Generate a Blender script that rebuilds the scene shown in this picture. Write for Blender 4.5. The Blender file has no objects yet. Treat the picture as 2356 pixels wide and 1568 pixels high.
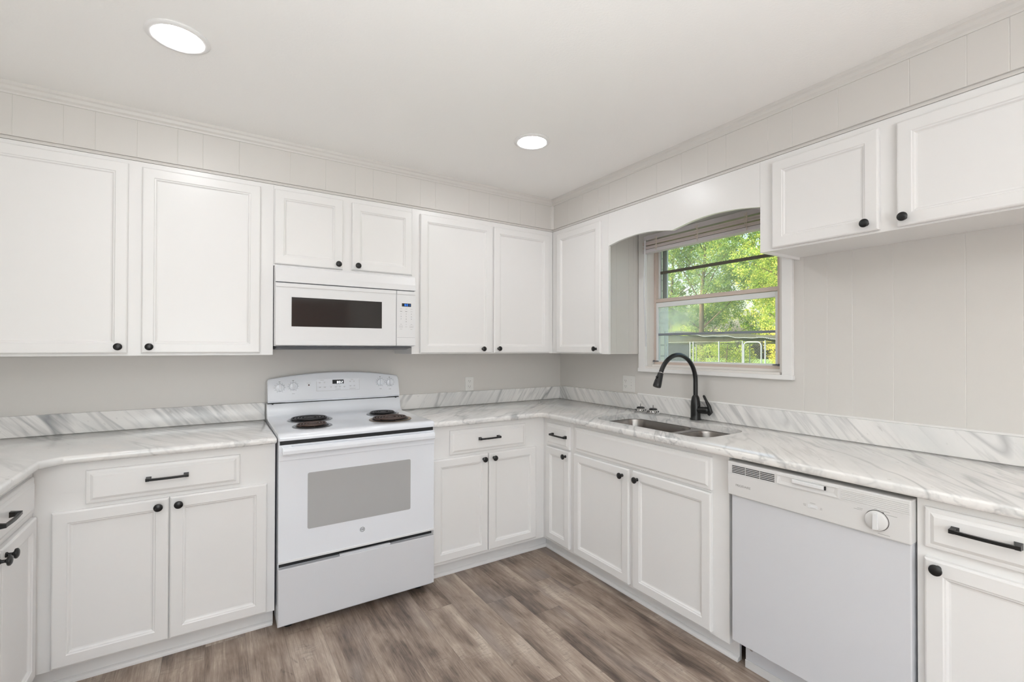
import bpy, bmesh, math, random
import numpy as np
from mathutils import Vector, Matrix
random.seed(7)
C = bpy.context.scene.collection
sc = bpy.context.scene
PI = math.pi

# ------------------------------------------------------------------ camera
CAM = Vector((-2.40195, -3.08208, 1.33087))
YAW, PITCH, ROLL = 0.581953, 0.00722, 0.002027
FPX, PX, PY = 1075.947, 1202.547, 791.451
Fv = Vector((math.sin(YAW), math.cos(YAW), 0)); Rv = Vector((math.cos(YAW), -math.sin(YAW), 0)); Uv = Vector((0, 0, 1))
Fv, Uv = Fv*math.cos(PITCH)+Uv*math.sin(PITCH), Uv*math.cos(PITCH)-Fv*math.sin(PITCH)
Rv, Uv = Rv*math.cos(ROLL)+Uv*math.sin(ROLL), Uv*math.cos(ROLL)-Rv*math.sin(ROLL)
cd = bpy.data.cameras.new('camera'); cam = bpy.data.objects.new('camera', cd); C.objects.link(cam)
cam.matrix_world = Matrix(((Rv.x, Uv.x, -Fv.x, CAM.x), (Rv.y, Uv.y, -Fv.y, CAM.y), (Rv.z, Uv.z, -Fv.z, CAM.z), (0, 0, 0, 1)))
cd.sensor_width = 36.0; cd.lens = FPX/2356*36.0
cd.shift_x = -(PX-1178)/2356; cd.shift_y = (PY-784)/2356
cd.clip_start = 0.05; cd.clip_end = 300
sc.camera = cam

# ------------------------------------------------------------------ look
sc.view_settings.view_transform = 'Standard'; sc.view_settings.look = 'None'
sc.view_settings.gamma = 1.0; sc.view_settings.use_curve_mapping = False
sc.view_settings.exposure = 0.03
sc.cycles.max_bounces = 14; sc.cycles.diffuse_bounces = 8; sc.cycles.transparent_max_bounces = 16
sc.cycles.sample_clamp_indirect = 6.0
sc.cycles.use_denoising = True

# ------------------------------------------------------------------ world
w = bpy.data.worlds.new('world'); sc.world = w; w.use_nodes = True
wn = w.node_tree.nodes; wl = w.node_tree.links; wn.clear()
sky = wn.new('ShaderNodeTexSky'); sky.sky_type = 'NISHITA'; sky.sun_disc = False
sky.sun_elevation = math.radians(38); sky.sun_rotation = math.radians(300); sky.air_density = 1.3; sky.dust_density = 6.0
bg = wn.new('ShaderNodeBackground'); bg.inputs['Strength'].default_value = 0.75
wo = wn.new('ShaderNodeOutputWorld')
wl.new(sky.outputs[0], bg.inputs[0]); wl.new(bg.outputs[0], wo.inputs[0])
# sun stands behind the stove wall, over the roof: it lights the trees, never the room
sd = bpy.data.lights.new('sun', 'SUN'); sd.energy = 5.8; sd.angle = math.radians(1.0); sd.color = (1.0, 0.93, 0.76)
so = bpy.data.objects.new('sun', sd); C.objects.link(so)
so.rotation_euler = Vector((0.35, -0.75, -0.62)).to_track_quat('-Z', 'Y').to_euler()

def area(name, loc, direction, sx, sy, energy, col=(1, 1, 1), shape='RECTANGLE', spread=None):
    d = bpy.data.lights.new(name, 'AREA'); d.shape = shape; d.size = sx; d.size_y = sy; d.energy = energy; d.color = col
    if spread: d.spread = spread
    o = bpy.data.objects.new(name, d); C.objects.link(o); o.location = loc
    o.rotation_euler = Vector(direction).to_track_quat('-Z', 'Y').to_euler()
    return o
FRONT_FILL, CEILING_FILL, LAMP = 78.0, 64.0, 11.6
# unseen soft fill lamp added behind the camera to brighten the room
area('fill_front', (-2.52, -5.53, 1.25), (0.1, 1, 1.6), 1.55, 1.9, FRONT_FILL, (0.92, 0.968, 1.0))
# second added fill lamp, aimed upwards to brighten the ceiling
area('fill_ceiling', (-2.52, -5.54, 1.22), (0.1, 1, 1.0), 1.55, 1.9, CEILING_FILL, (0.93, 0.972, 1.0), spread=math.radians(60))

# ------------------------------------------------------------------ room dimensions
H = 2.410; XL = -3.572; YF = -5.50
CT = 0.914          # worktop height
UPF = 0.326         # face of the wall cabinets
BF = 0.602          # face of the base cabinets

# ------------------------------------------------------------------ materials
def s2l(c):
    return tuple(((x/255)/12.92 if x/255 <= .04045 else (((x/255)+.055)/1.055)**2.4) for x in c)
def mat(name, rgb, rough=0.5, metal=0.0, spec=None, bump=None, coat=0.0):
    m = bpy.data.materials.new(name); m.use_nodes = True
    nt = m.node_tree; b = nt.nodes['Principled BSDF']
    c = s2l(rgb); b.inputs['Base Color'].default_value = (*c, 1)
    b.inputs['Roughness'].default_value = rough; b.inputs['Metallic'].default_value = metal
    if spec is not None: b.inputs['Specular IOR Level'].default_value = spec
    if coat: b.inputs['Coat Weight'].default_value = coat; b.inputs['Coat Roughness'].default_value = 0.08
    tc = nt.nodes.new('ShaderNodeTexCoord')
    n = nt.nodes.new('ShaderNodeTexNoise')
    # a faint unevenness of the coat of paint
    sc_, dist, strg = bump if bump else (30, 0.0004, 0.15)
    n.inputs['Scale'].default_value = sc_; n.inputs['Detail'].default_value = 3
    bp = nt.nodes.new('ShaderNodeBump'); bp.inputs['Distance'].default_value = dist; bp.inputs['Strength'].default_value = strg
    nt.links.new(tc.outputs['Object'], n.inputs['Vector']); nt.links.new(n.outputs['Fac'], bp.inputs['Height'])
    nt.links.new(bp.outputs['Normal'], b.inputs['Normal'])
    return m
M = {}
M['cab'] = mat('white_cabinet_paint', (233, 232, 231), 0.30, bump=(14, 0.0008, 0.08))
M['wall'] = mat('warm_white_wall_paint', (211, 208, 204), 0.42, bump=(60, 0.0006, 0.2))
M['ceil'] = mat('ceiling_paint', (246, 245, 243), 0.75, bump=(110, 0.002, 0.35))
M['trim'] = mat('trim_paint', (226, 222, 218), 0.35)
M['appl'] = mat('white_enamel', (233, 236, 242), 0.12, coat=0.4, bump=(4, 0.0004, 0.1))
M['applm'] = mat('white_appliance_plastic', (227, 227, 228), 0.35)
M['dwpan'] = mat('white_steel_panel', (214, 215, 219), 0.28, bump=(3, 0.001, 0.1))
M['dwcon'] = mat('offwhite_console', (220, 219, 218), 0.38)
M['black'] = mat('matte_black_metal', (16, 16, 17), 0.34)
M['dark'] = mat('dark_gap', (22, 22, 23), 0.6)
M['char'] = mat('charcoal_plastic', (86, 88, 94), 0.4)
M['coil'] = mat('burner_coil', (34, 32, 33), 0.38)
M['coilb'] = mat('burner_coil_browned', (72, 56, 50), 0.42)
M['pan'] = mat('chrome_drip_pan', (150, 150, 150), 0.22, metal=1.0)
M['panb'] = mat('browned_drip_pan', (160, 140, 120), 0.28, metal=1.0)
M['steel'] = mat('brushed_steel', (150, 145, 141), 0.27, metal=1.0, bump=(200, 0.0002, 0.2))
M['chrome'] = mat('chrome', (205, 205, 205), 0.12, metal=1.0)
M['alu'] = mat('tan_aluminium', (205, 190, 180), 0.45, metal=0.1)
M['alud'] = mat('bronze_muntin', (92, 88, 78), 0.5)
M['alug'] = mat('grey_muntin', (128, 134, 142), 0.5)
M['alul'] = mat('pale_aluminium', (226, 228, 228), 0.45)
M['plate'] = mat('outlet_plastic', (228, 227, 224), 0.3)
M['slot'] = mat('slot_dark', (70, 68, 66), 0.6)
M['ink'] = mat('grey_print', (158, 156, 154), 0.6)
M['inkd'] = mat('dark_print', (88, 86, 84), 0.6)
M['line'] = mat('panel_seam', (150, 150, 154), 0.6)
M['edge'] = mat('soft_seam', (190, 190, 192), 0.5)
M['well'] = mat('dark_pan_bowl', (30, 27, 26), 0.35)  # near-black disc inside each drip pan
M['ovglass'] = mat('grey_oven_glass', (172, 172, 172), 0.16, bump=(400, 0.0001, 0.2))
M['mwglass'] = mat('dark_microwave_glass', (52, 50, 49), 0.06)
M['slat'] = mat('blind_slat', (222, 210, 208), 0.5)
M['slatd'] = mat('blind_rail', (220, 214, 218), 0.5)
M['cord'] = mat('blind_cord', (226, 214, 204), 0.8)
M['wand'] = mat('clear_wand', (214, 214, 218), 0.2)
M['sponge'] = mat('red_indicator', (70, 18, 18), 0.3)
M['door'] = mat('stained_door', (122, 62, 34), 0.4)
M['kenm'] = mat('galvanised_tube', (150, 160, 168), 0.4, metal=0.5)
M['kenw'] = mat('galvanised_wire', (110, 120, 112), 0.5, metal=0.4)
M['tarp'] = mat('brown_tarp', (52, 54, 34), 0.8)
M['tarpb'] = mat('blue_grey_tarp', (30, 42, 54), 0.7)
M['grass'] = mat('grass', (96, 120, 52), 0.9)
M['bark'] = mat('bark', (104, 92, 76), 0.9, bump=(20, 0.02, 0.8))

def emit(name, rgb, s):
    m = bpy.data.materials.new(name); m.use_nodes = True; nt = m.node_tree
    b = nt.nodes['Principled BSDF']; b.inputs['Base Color'].default_value = (*s2l(rgb), 1)
    b.inputs['Emission Color'].default_value = (*s2l(rgb), 1); b.inputs['Emission Strength'].default_value = s
    return m
M['lamp'] = emit('led_lens', (252, 253, 255), LAMP*6)
M['digw'] = emit('white_digits', (250, 252, 255), 1.6)
M['digb'] = emit('blue_digits', (30, 120, 235), 0.9)

class NT:
    """small node helper"""
    def __init__(s, m): s.t = m.node_tree; s.n = s.t.nodes; s.l = s.t.links
    def new(s, k, **kw):
        n = s.n.new(k)
        for a, v in kw.items(): setattr(n, a, v)
        return n
    def math(s, op, a, b=None, c=None, clamp=False):
        n = s.n.new('ShaderNodeMath'); n.operation = op; n.use_clamp = clamp
        for i, v in enumerate((a, b, c)):
            if v is None: continue
            if isinstance(v, (int, float)): n.inputs[i].default_value = v
            else: s.l.new(v, n.inputs[i])
        return n.outputs[0]
    def ramp(s, fac, stops):
        n = s.n.new('ShaderNodeValToRGB'); e = n.color_ramp.elements
        while len(e) > 2: e.remove(e[0])
        e[0].position = stops[0][0]; e[0].color = (*s2l(stops[0][1]), 1)
        e[1].position = stops[-1][0]; e[1].color = (*s2l(stops[-1][1]), 1)
        for p, c in stops[1:-1]:
            x = e.new(p); x.color = (*s2l(c), 1)
        s.l.new(fac, n.inputs[0]); return n.outputs[0]
    def mix(s, fac, a, b, mode='MIX'):
        n = s.n.new('ShaderNodeMix'); n.data_type = 'RGBA'; n.blend_type = mode
        for i, v in ((0, fac), (6, a), (7, b)):
            if isinstance(v, (int, float)): n.inputs[i].default_value = v
            elif isinstance(v, tuple): n.inputs[i].default_value = (*s2l(v), 1)
            else: s.l.new(v, n.inputs[i])
        return n.outputs[2]

def marble(name, rot, seed=0.0, dens=1.0):
    """white stone with slanting streaked grey veins; rot turns world space so that x runs across the veins"""
    m = bpy.data.materials.new(name); m.use_nodes = True; N = NT(m); b = N.n['Principled BSDF']
    b.inputs['Roughness'].default_value = 0.13
    g = N.new('ShaderNodeNewGeometry')
    mp = N.new('ShaderNodeMapping'); mp.vector_type = 'POINT'
    mp.inputs['Rotation'].default_value = rot; mp.inputs['Location'].default_value = (seed, seed*.7, seed*.3)
    N.l.new(g.outputs['Position'], mp.inputs[0])
    def noise(scl, vec_scale, detail=4, rough=.55, dist=0.0, off=0.0):
        v = N.new('ShaderNodeMapping'); v.inputs['Scale'].default_value = vec_scale; v.inputs['Location'].default_value = (off, off, off)
        N.l.new(mp.outputs[0], v.inputs[0])
        n = N.new('ShaderNodeTexNoise'); n.inputs['Scale'].default_value = scl; n.inputs['Detail'].default_value = detail
        n.inputs['Roughness'].default_value = rough; n.inputs['Distortion'].default_value = dist
        N.l.new(v.outputs[0], n.inputs[0]); return n.outputs[0]
    cloud = noise(2.2, (1.0, .35, 1.0), 5)
    base = N.ramp(cloud, [(0.25, (242, 240, 237)), (0.48, (235, 233, 231)), (0.60, (222, 222, 221)), (0.8, (238, 231, 225))])
    def vein(scl, vs, width, off, gate_lo, gate_hi, gs=1.6):
        n = noise(scl, vs, 4, .5, .25, off)
        d = N.math('ABSOLUTE', N.math('SUBTRACT', n, 0.5))
        line = N.math('SUBTRACT', 1.0, N.math('DIVIDE', d, width), clamp=True)
        gt = noise(gs, (1, .4, 1), 3, .5, 0, off+3)
        mr = N.new('ShaderNodeMapRange'); mr.inputs[1].default_value = gate_lo; mr.inputs[2].default_value = gate_hi
        N.l.new(gt, mr.inputs[0])
        return N.math('MULTIPLY', line, mr.outputs[0])
    v1 = vein(3.6*dens, (1.5, .16, 1.5), .022, 1.3, .47, .60)
    v2 = vein(9.0*dens, (1.6, .16, 1.6), .040, 5.1, .48, .64, 2.4)
    v3 = vein(2.2*dens, (1.2, .24, 1.2), .016, 9.4, .40, .56, 1.2)
    v4 = vein(17.0*dens, (1.7, .13, 1.7), .07, 7.7, .44, .60, 3.1)
    # broad smoky streak bands
    s1 = noise(10, (2.2, .16, 2.2), 6, .65, .3, 2.0); s2 = noise(1.5, (1.5, .4, 1.5), 2, .5, 0, 7.0)
    mr = N.new('ShaderNodeMapRange'); mr.inputs[1].default_value = .52; mr.inputs[2].default_value = .72; N.l.new(s2, mr.inputs[0])
    mr2 = N.new('ShaderNodeMapRange'); mr2.inputs[1].default_value = .42; mr2.inputs[2].default_value = .68; N.l.new(s1, mr2.inputs[0])
    smoke = N.math('MULTIPLY', mr.outputs[0], mr2.outputs[0])
    c = N.mix(N.math('MULTIPLY', smoke, .45), base, (150, 152, 155))
    c = N.mix(N.math('MULTIPLY', v2, .30), c, (140, 142, 144))
    c = N.mix(N.math('MULTIPLY', v1, .48), c, (138, 141, 144))
    c = N.mix(N.math('MULTIPLY', v3, .70), c, (120, 123, 127))
    c = N.mix(N.math('MULTIPLY', v4, .26), c, (132, 134, 137))
    sp = noise(60, (1, .5, 1), 2, .5, 0, 4.0)
    mr3 = N.new('ShaderNodeMapRange'); mr3.inputs[1].default_value = .68; mr3.inputs[2].default_value = .78; N.l.new(sp, mr3.inputs[0])
    c = N.mix(N.math('MULTIPLY', mr3.outputs[0], .35), c, (150, 148, 146))
    N.l.new(c, b.inputs['Base Color'])
    return m
D2 = math.radians
M['marb_back'] = marble('marble_slanting_right', (0, D2(-35), 0), 0.4)    # veins lean like /
M['marb_backl'] = marble('marble_slanting_left', (0, D2(40), 0), 4.3)      # veins lean like \
M['marb_top'] = marble('marble_worktop', (0, 0, D2(50)), 1.0, 1.1)
M['marb_topl'] = marble('marble_worktop_left', (0, 0, D2(-28)), 3.7, .9)
M['marb_right'] = marble('marble_window_side', (D2(40), 0, 0), 5.0)
# in the splash materials the long axis of the veins is z, not y
for k in ('marb_back', 'marb_backl'):
    for n in M[k].node_tree.nodes:
        if n.type == 'MAPPING' and abs(n.inputs['Scale'].default_value[1]-1) > .01:
            s = n.inputs['Scale'].default_value; n.inputs['Scale'].default_value = (s[0], s[0], s[1])
for n in M['marb_right'].node_tree.nodes:
    if n.type == 'MAPPING' and abs(n.inputs['Scale'].default_value[1]-1) > .01:
        s = n.inputs['Scale'].default_value; n.inputs['Scale'].default_value = (s[0], s[0], s[1])

def floor_mat():
    m = bpy.data.materials.new('grey_brown_plank_floor'); m.use_nodes = True; N = NT(m); b = N.n['Principled BSDF']
    g = N.new('ShaderNodeNewGeometry'); sx = N.new('ShaderNodeSeparateXYZ'); N.l.new(g.outputs['Position'], sx.inputs[0])
    X, Y = sx.outputs[0], sx.outputs[1]
    W, L = 0.152, 1.22
    u = N.math('DIVIDE', N.math('ADD', X, 10.03), W); row = N.math('FLOOR', u); fu = N.math('FRACT', u)
    wn1 = N.new('ShaderNodeTexWhiteNoise', noise_dimensions='1D'); N.l.new(row, wn1.inputs['W'])
    v = N.math('ADD', N.math('DIVIDE', N.math('ADD', Y, 20), L), N.math('MULTIPLY', wn1.outputs[0], 5.0))
    col = N.math('FLOOR', v); fv = N.math('FRACT', v)
    cid = N.math('ADD', N.math('MULTIPLY', row, 17.13), N.math('MULTIPLY', col, 5.71))
    wn2 = N.new('ShaderNodeTexWhiteNoise', noise_dimensions='1D'); N.l.new(cid, wn2.inputs['W'])
    rnd = wn2.outputs[0]
    off = N.math('MULTIPLY', rnd, 40.0)
    def coords(kx, ky):
        c = N.new('ShaderNodeCombineXYZ')
        N.l.new(N.math('ADD', N.math('MULTIPLY', X, kx), off), c.inputs[0]); N.l.new(N.math('MULTIPLY', Y, ky), c.inputs[1]); N.l.new(off, c.inputs[2])
        return c.outputs[0]
    def noise(vec, scl, det=5, rough=.6, dist=0.):
        n = N.new('ShaderNodeTexNoise'); n.inputs['Scale'].default_value = scl; n.inputs['Detail'].default_value = det
        n.inputs['Roughness'].default_value = rough; n.inputs['Distortion'].default_value = dist; N.l.new(vec, n.inputs[0]); return n.outputs[0]
    big = noise(coords(1.0, .30), 9.0, 4, .55, .8)
    fine = noise(coords(1.0, .06), 70, 6, .7, .2)
    hair = noise(coords(1.0, .035), 330, 4, .75)
    blot = noise(coords(1.0, .6), 6.0, 3, .5, .4)
    saw = noise(coords(.25, 1.0), 120, 2, .5)
    knot = noise(coords(1.0, .4), 14.0, 2, .4, 2.5)
    f = N.math('ADD', N.math('MULTIPLY', big, .62), N.math('MULTIPLY', fine, .46))
    f = N.math('ADD', f, N.math('MULTIPLY', blot, .42))
    strip = noise(coords(1.0, .03), 16, 1, .3)
    f = N.math('SUBTRACT', N.math('ADD', f, N.math('MULTIPLY', strip, .30)), .245)
    f = N.math('ADD', f, N.math('MULTIPLY', N.math('SUBTRACT', hair, .5), .34))
    f = N.math('ADD', f, N.math('MULTIPLY', N.math('SUBTRACT', rnd, .5), .14))
    c = N.ramp(f, [(0.42, (80, 68, 61)), (0.54, (120, 105, 94)), (0.65, (149, 132, 119)), (0.76, (170, 154, 140)), (0.90, (200, 187, 173))])
    # saw marks across some patches
    mr = N.new('ShaderNodeMapRange'); mr.inputs[1].default_value = .56; mr.inputs[2].default_value = .66; N.l.new(blot, mr.inputs[0])
    mr2 = N.new('ShaderNodeMapRange'); mr2.inputs[1].default_value = .5; mr2.inputs[2].default_value = .62; N.l.new(saw, mr2.inputs[0])
    c = N.mix(N.math('MULTIPLY', N.math('MULTIPLY', mr.outputs[0], mr2.outputs[0]), .35), c, (112, 100, 92))
    mr4 = N.new('ShaderNodeMapRange'); mr4.inputs[1].default_value = .68; mr4.inputs[2].default_value = .76; N.l.new(knot, mr4.inputs[0])
    c = N.mix(N.math('MULTIPLY', mr4.outputs[0], .5), c, (84, 72, 64))
    # greyer patches
    gr = noise(coords(.8, .35), 5.0, 2, .5)
    mr5 = N.new('ShaderNodeMapRange'); mr5.inputs[1].default_value = .55; mr5.inputs[2].default_value = .68; N.l.new(gr, mr5.inputs[0])
    c = N.mix(N.math('MULTIPLY', mr5.outputs[0], .35), c, (140, 133, 132))
    eu = N.math('MULTIPLY', N.math('SUBTRACT', .5, N.math('ABSOLUTE', N.math('SUBTRACT', fu, .5))), W)
    ev = N.math('MULTIPLY', N.math('SUBTRACT', .5, N.math('ABSOLUTE', N.math('SUBTRACT', fv, .5))), L)
    e = N.math('MINIMUM', eu, ev)
    seam = N.math('SUBTRACT', 1.0, N.math('DIVIDE', e, .0016), clamp=True)
    c = N.mix(N.math('MULTIPLY', seam, .55), c, (80, 70, 63))
    N.l.new(c, b.inputs['Base Color'])
    b.inputs['Roughness'].default_value = .42
    bp = N.new('ShaderNodeBump'); bp.inputs['Strength'].default_value = .25; bp.inputs['Distance'].default_value = .002
    N.l.new(N.math('SUBTRACT', fine, N.math('MULTIPLY', seam, .8)), bp.inputs['Height']); N.l.new(bp.outputs[0], b.inputs['Normal'])
    return m
M['floor'] = floor_mat()

def brick_mat():
    m = bpy.data.materials.new('pale_brick'); m.use_nodes = True; N = NT(m); b = N.n['Principled BSDF']
    g = N.new('ShaderNodeNewGeometry'); sx = N.new('ShaderNodeSeparateXYZ'); N.l.new(g.outputs['Position'], sx.inputs[0])
    c = N.new('ShaderNodeCombineXYZ'); N.l.new(N.math('ADD', sx.outputs[0], sx.outputs[1]), c.inputs[0]); N.l.new(sx.outputs[2], c.inputs[1])
    t = N.new('ShaderNodeTexBrick'); t.inputs['Scale'].default_value = 1.0; t.inputs['Brick Width'].default_value = .4; t.inputs['Row Height'].default_value = .075
    t.inputs['Mortar Size'].default_value = .006
    t.inputs['Color1'].default_value = (*s2l((232, 226, 210)), 1); t.inputs['Color2'].default_value = (*s2l((222, 214, 196)), 1); t.inputs['Mortar'].default_value = (*s2l((176, 168, 154)), 1)
    N.l.new(c.outputs[0], t.inputs[0]); N.l.new(t.outputs[0], b.inputs['Base Color']); b.inputs['Roughness'].default_value = .9
    return m
M['brick'] = brick_mat()

def glass_mat():
    """single glazing with a film of dust, thicker in a cloudy patch at the left"""
    m = bpy.data.materials.new('dusty_hazy_glass'); m.use_nodes = True; N = NT(m)
    N.n.remove(N.n['Principled BSDF']); out = N.n['Material Output']
    tr = N.new('ShaderNodeBsdfTransparent'); tr.inputs[0].default_value = (.97, .985, .97, 1)
    gl = N.new('ShaderNodeBsdfGlossy'); gl.inputs['Roughness'].default_value = .02
    fr = N.new('ShaderNodeFresnel'); fr.inputs[0].default_value = 1.45
    m1 = N.new('ShaderNodeMixShader'); N.l.new(fr.outputs[0], m1.inputs[0]); N.l.new(tr.outputs[0], m1.inputs[1]); N.l.new(gl.outputs[0], m1.inputs[2])
    df = N.new('ShaderNodeBsdfDiffuse'); df.inputs[0].default_value = (.88, .92, .92, 1)
    tl = N.new('ShaderNodeBsdfTranslucent'); tl.inputs[0].default_value = (.90, .93, .92, 1)
    ds = N.new('ShaderNodeMixShader'); ds.inputs[0].default_value = .5; N.l.new(df.outputs[0], ds.inputs[1]); N.l.new(tl.outputs[0], ds.inputs[2])
    g = N.new('ShaderNodeNewGeometry'); sx = N.new('ShaderNodeSeparateXYZ'); N.l.new(g.outputs['Position'], sx.inputs[0])
    n = N.new('ShaderNodeTexNoise'); n.inputs['Scale'].default_value = 6; n.inputs['Detail'].default_value = 5; N.l.new(g.outputs['Position'], n.inputs[0])
    dy = N.math('DIVIDE', N.math('ADD', sx.outputs[1], 1.10), .22); dz = N.math('DIVIDE', N.math('SUBTRACT', sx.outputs[2], 1.50), .16)
    r = N.math('SQRT', N.math('ADD', N.math('MULTIPLY', dy, dy), N.math('MULTIPLY', dz, dz)))
    patch = N.math('MULTIPLY', N.math('SUBTRACT', 1.0, r, clamp=True), N.math('MULTIPLY', n.outputs[0], .9))
    left = N.math('MULTIPLY', N.math('DIVIDE', N.math('ADD', sx.outputs[1], 1.75), .8, clamp=True), .07)
    f = N.math('ADD', N.math('ADD', patch, left), N.math('MULTIPLY', n.outputs[0], .06), clamp=True)  # haze of the view is painted into the glass along with the dust
    m2 = N.new('ShaderNodeMixShader'); N.l.new(f, m2.inputs[0]); N.l.new(m1.outputs[0], m2.inputs[1]); N.l.new(ds.outputs[0], m2.inputs[2])
    N.l.new(m2.outputs[0], out.inputs[0])
    return m
M['glass'] = glass_mat()

def leaf_mat(name, stops):
    m = bpy.data.materials.new(name); m.use_nodes = True; N = NT(m)
    N.n.remove(N.n['Principled BSDF']); out = N.n['Material Output']
    a = N.new('ShaderNodeAttribute'); a.attribute_name = 'tone'
    c = N.ramp(a.outputs['Fac'], stops)
    df = N.new('ShaderNodeBsdfDiffuse'); tl = N.new('ShaderNodeBsdfTranslucent')
    N.l.new(c, df.inputs[0]); N.l.new(N.mix(.35, c, (200, 206, 118), 'MIX'), tl.inputs[0])
    mx = N.new('ShaderNodeMixShader'); mx.inputs[0].default_value = .55
    N.l.new(df.outputs[0], mx.inputs[1]); N.l.new(tl.outputs[0], mx.inputs[2]); N.l.new(mx.outputs[0], out.inputs[0])
    return m
M['leaf1'] = leaf_mat('fresh_green_leaves', [(0, (78, 116, 60)), (.35, (124, 164, 84)), (.7, (180, 200, 96)), (1, (232, 220, 130))])
M['leaf2'] = leaf_mat('deep_green_leaves', [(0, (54, 88, 64)), (.5, (90, 132, 84)), (.85, (140, 172, 94)), (1, (206, 206, 116))])
M['leaf3'] = leaf_mat('yellow_green_leaves', [(0, (124, 150, 70)), (.4, (184, 194, 92)), (.8, (232, 222, 112)), (1, (238, 206, 142))])

# ------------------------------------------------------------------ geometry helper
def T_world(u, d, z): return (u, d, z)
def T_back(u, d, z): return (u, -d, z)          # u = x, d = distance out of the stove wall
def T_right(u, d, z): return (-d, u, z)         # u = y, d = distance out of the window wall
def T_left(u, d, z): return (XL+d, u, z)        # u = y, d = distance out of the left wall

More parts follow.
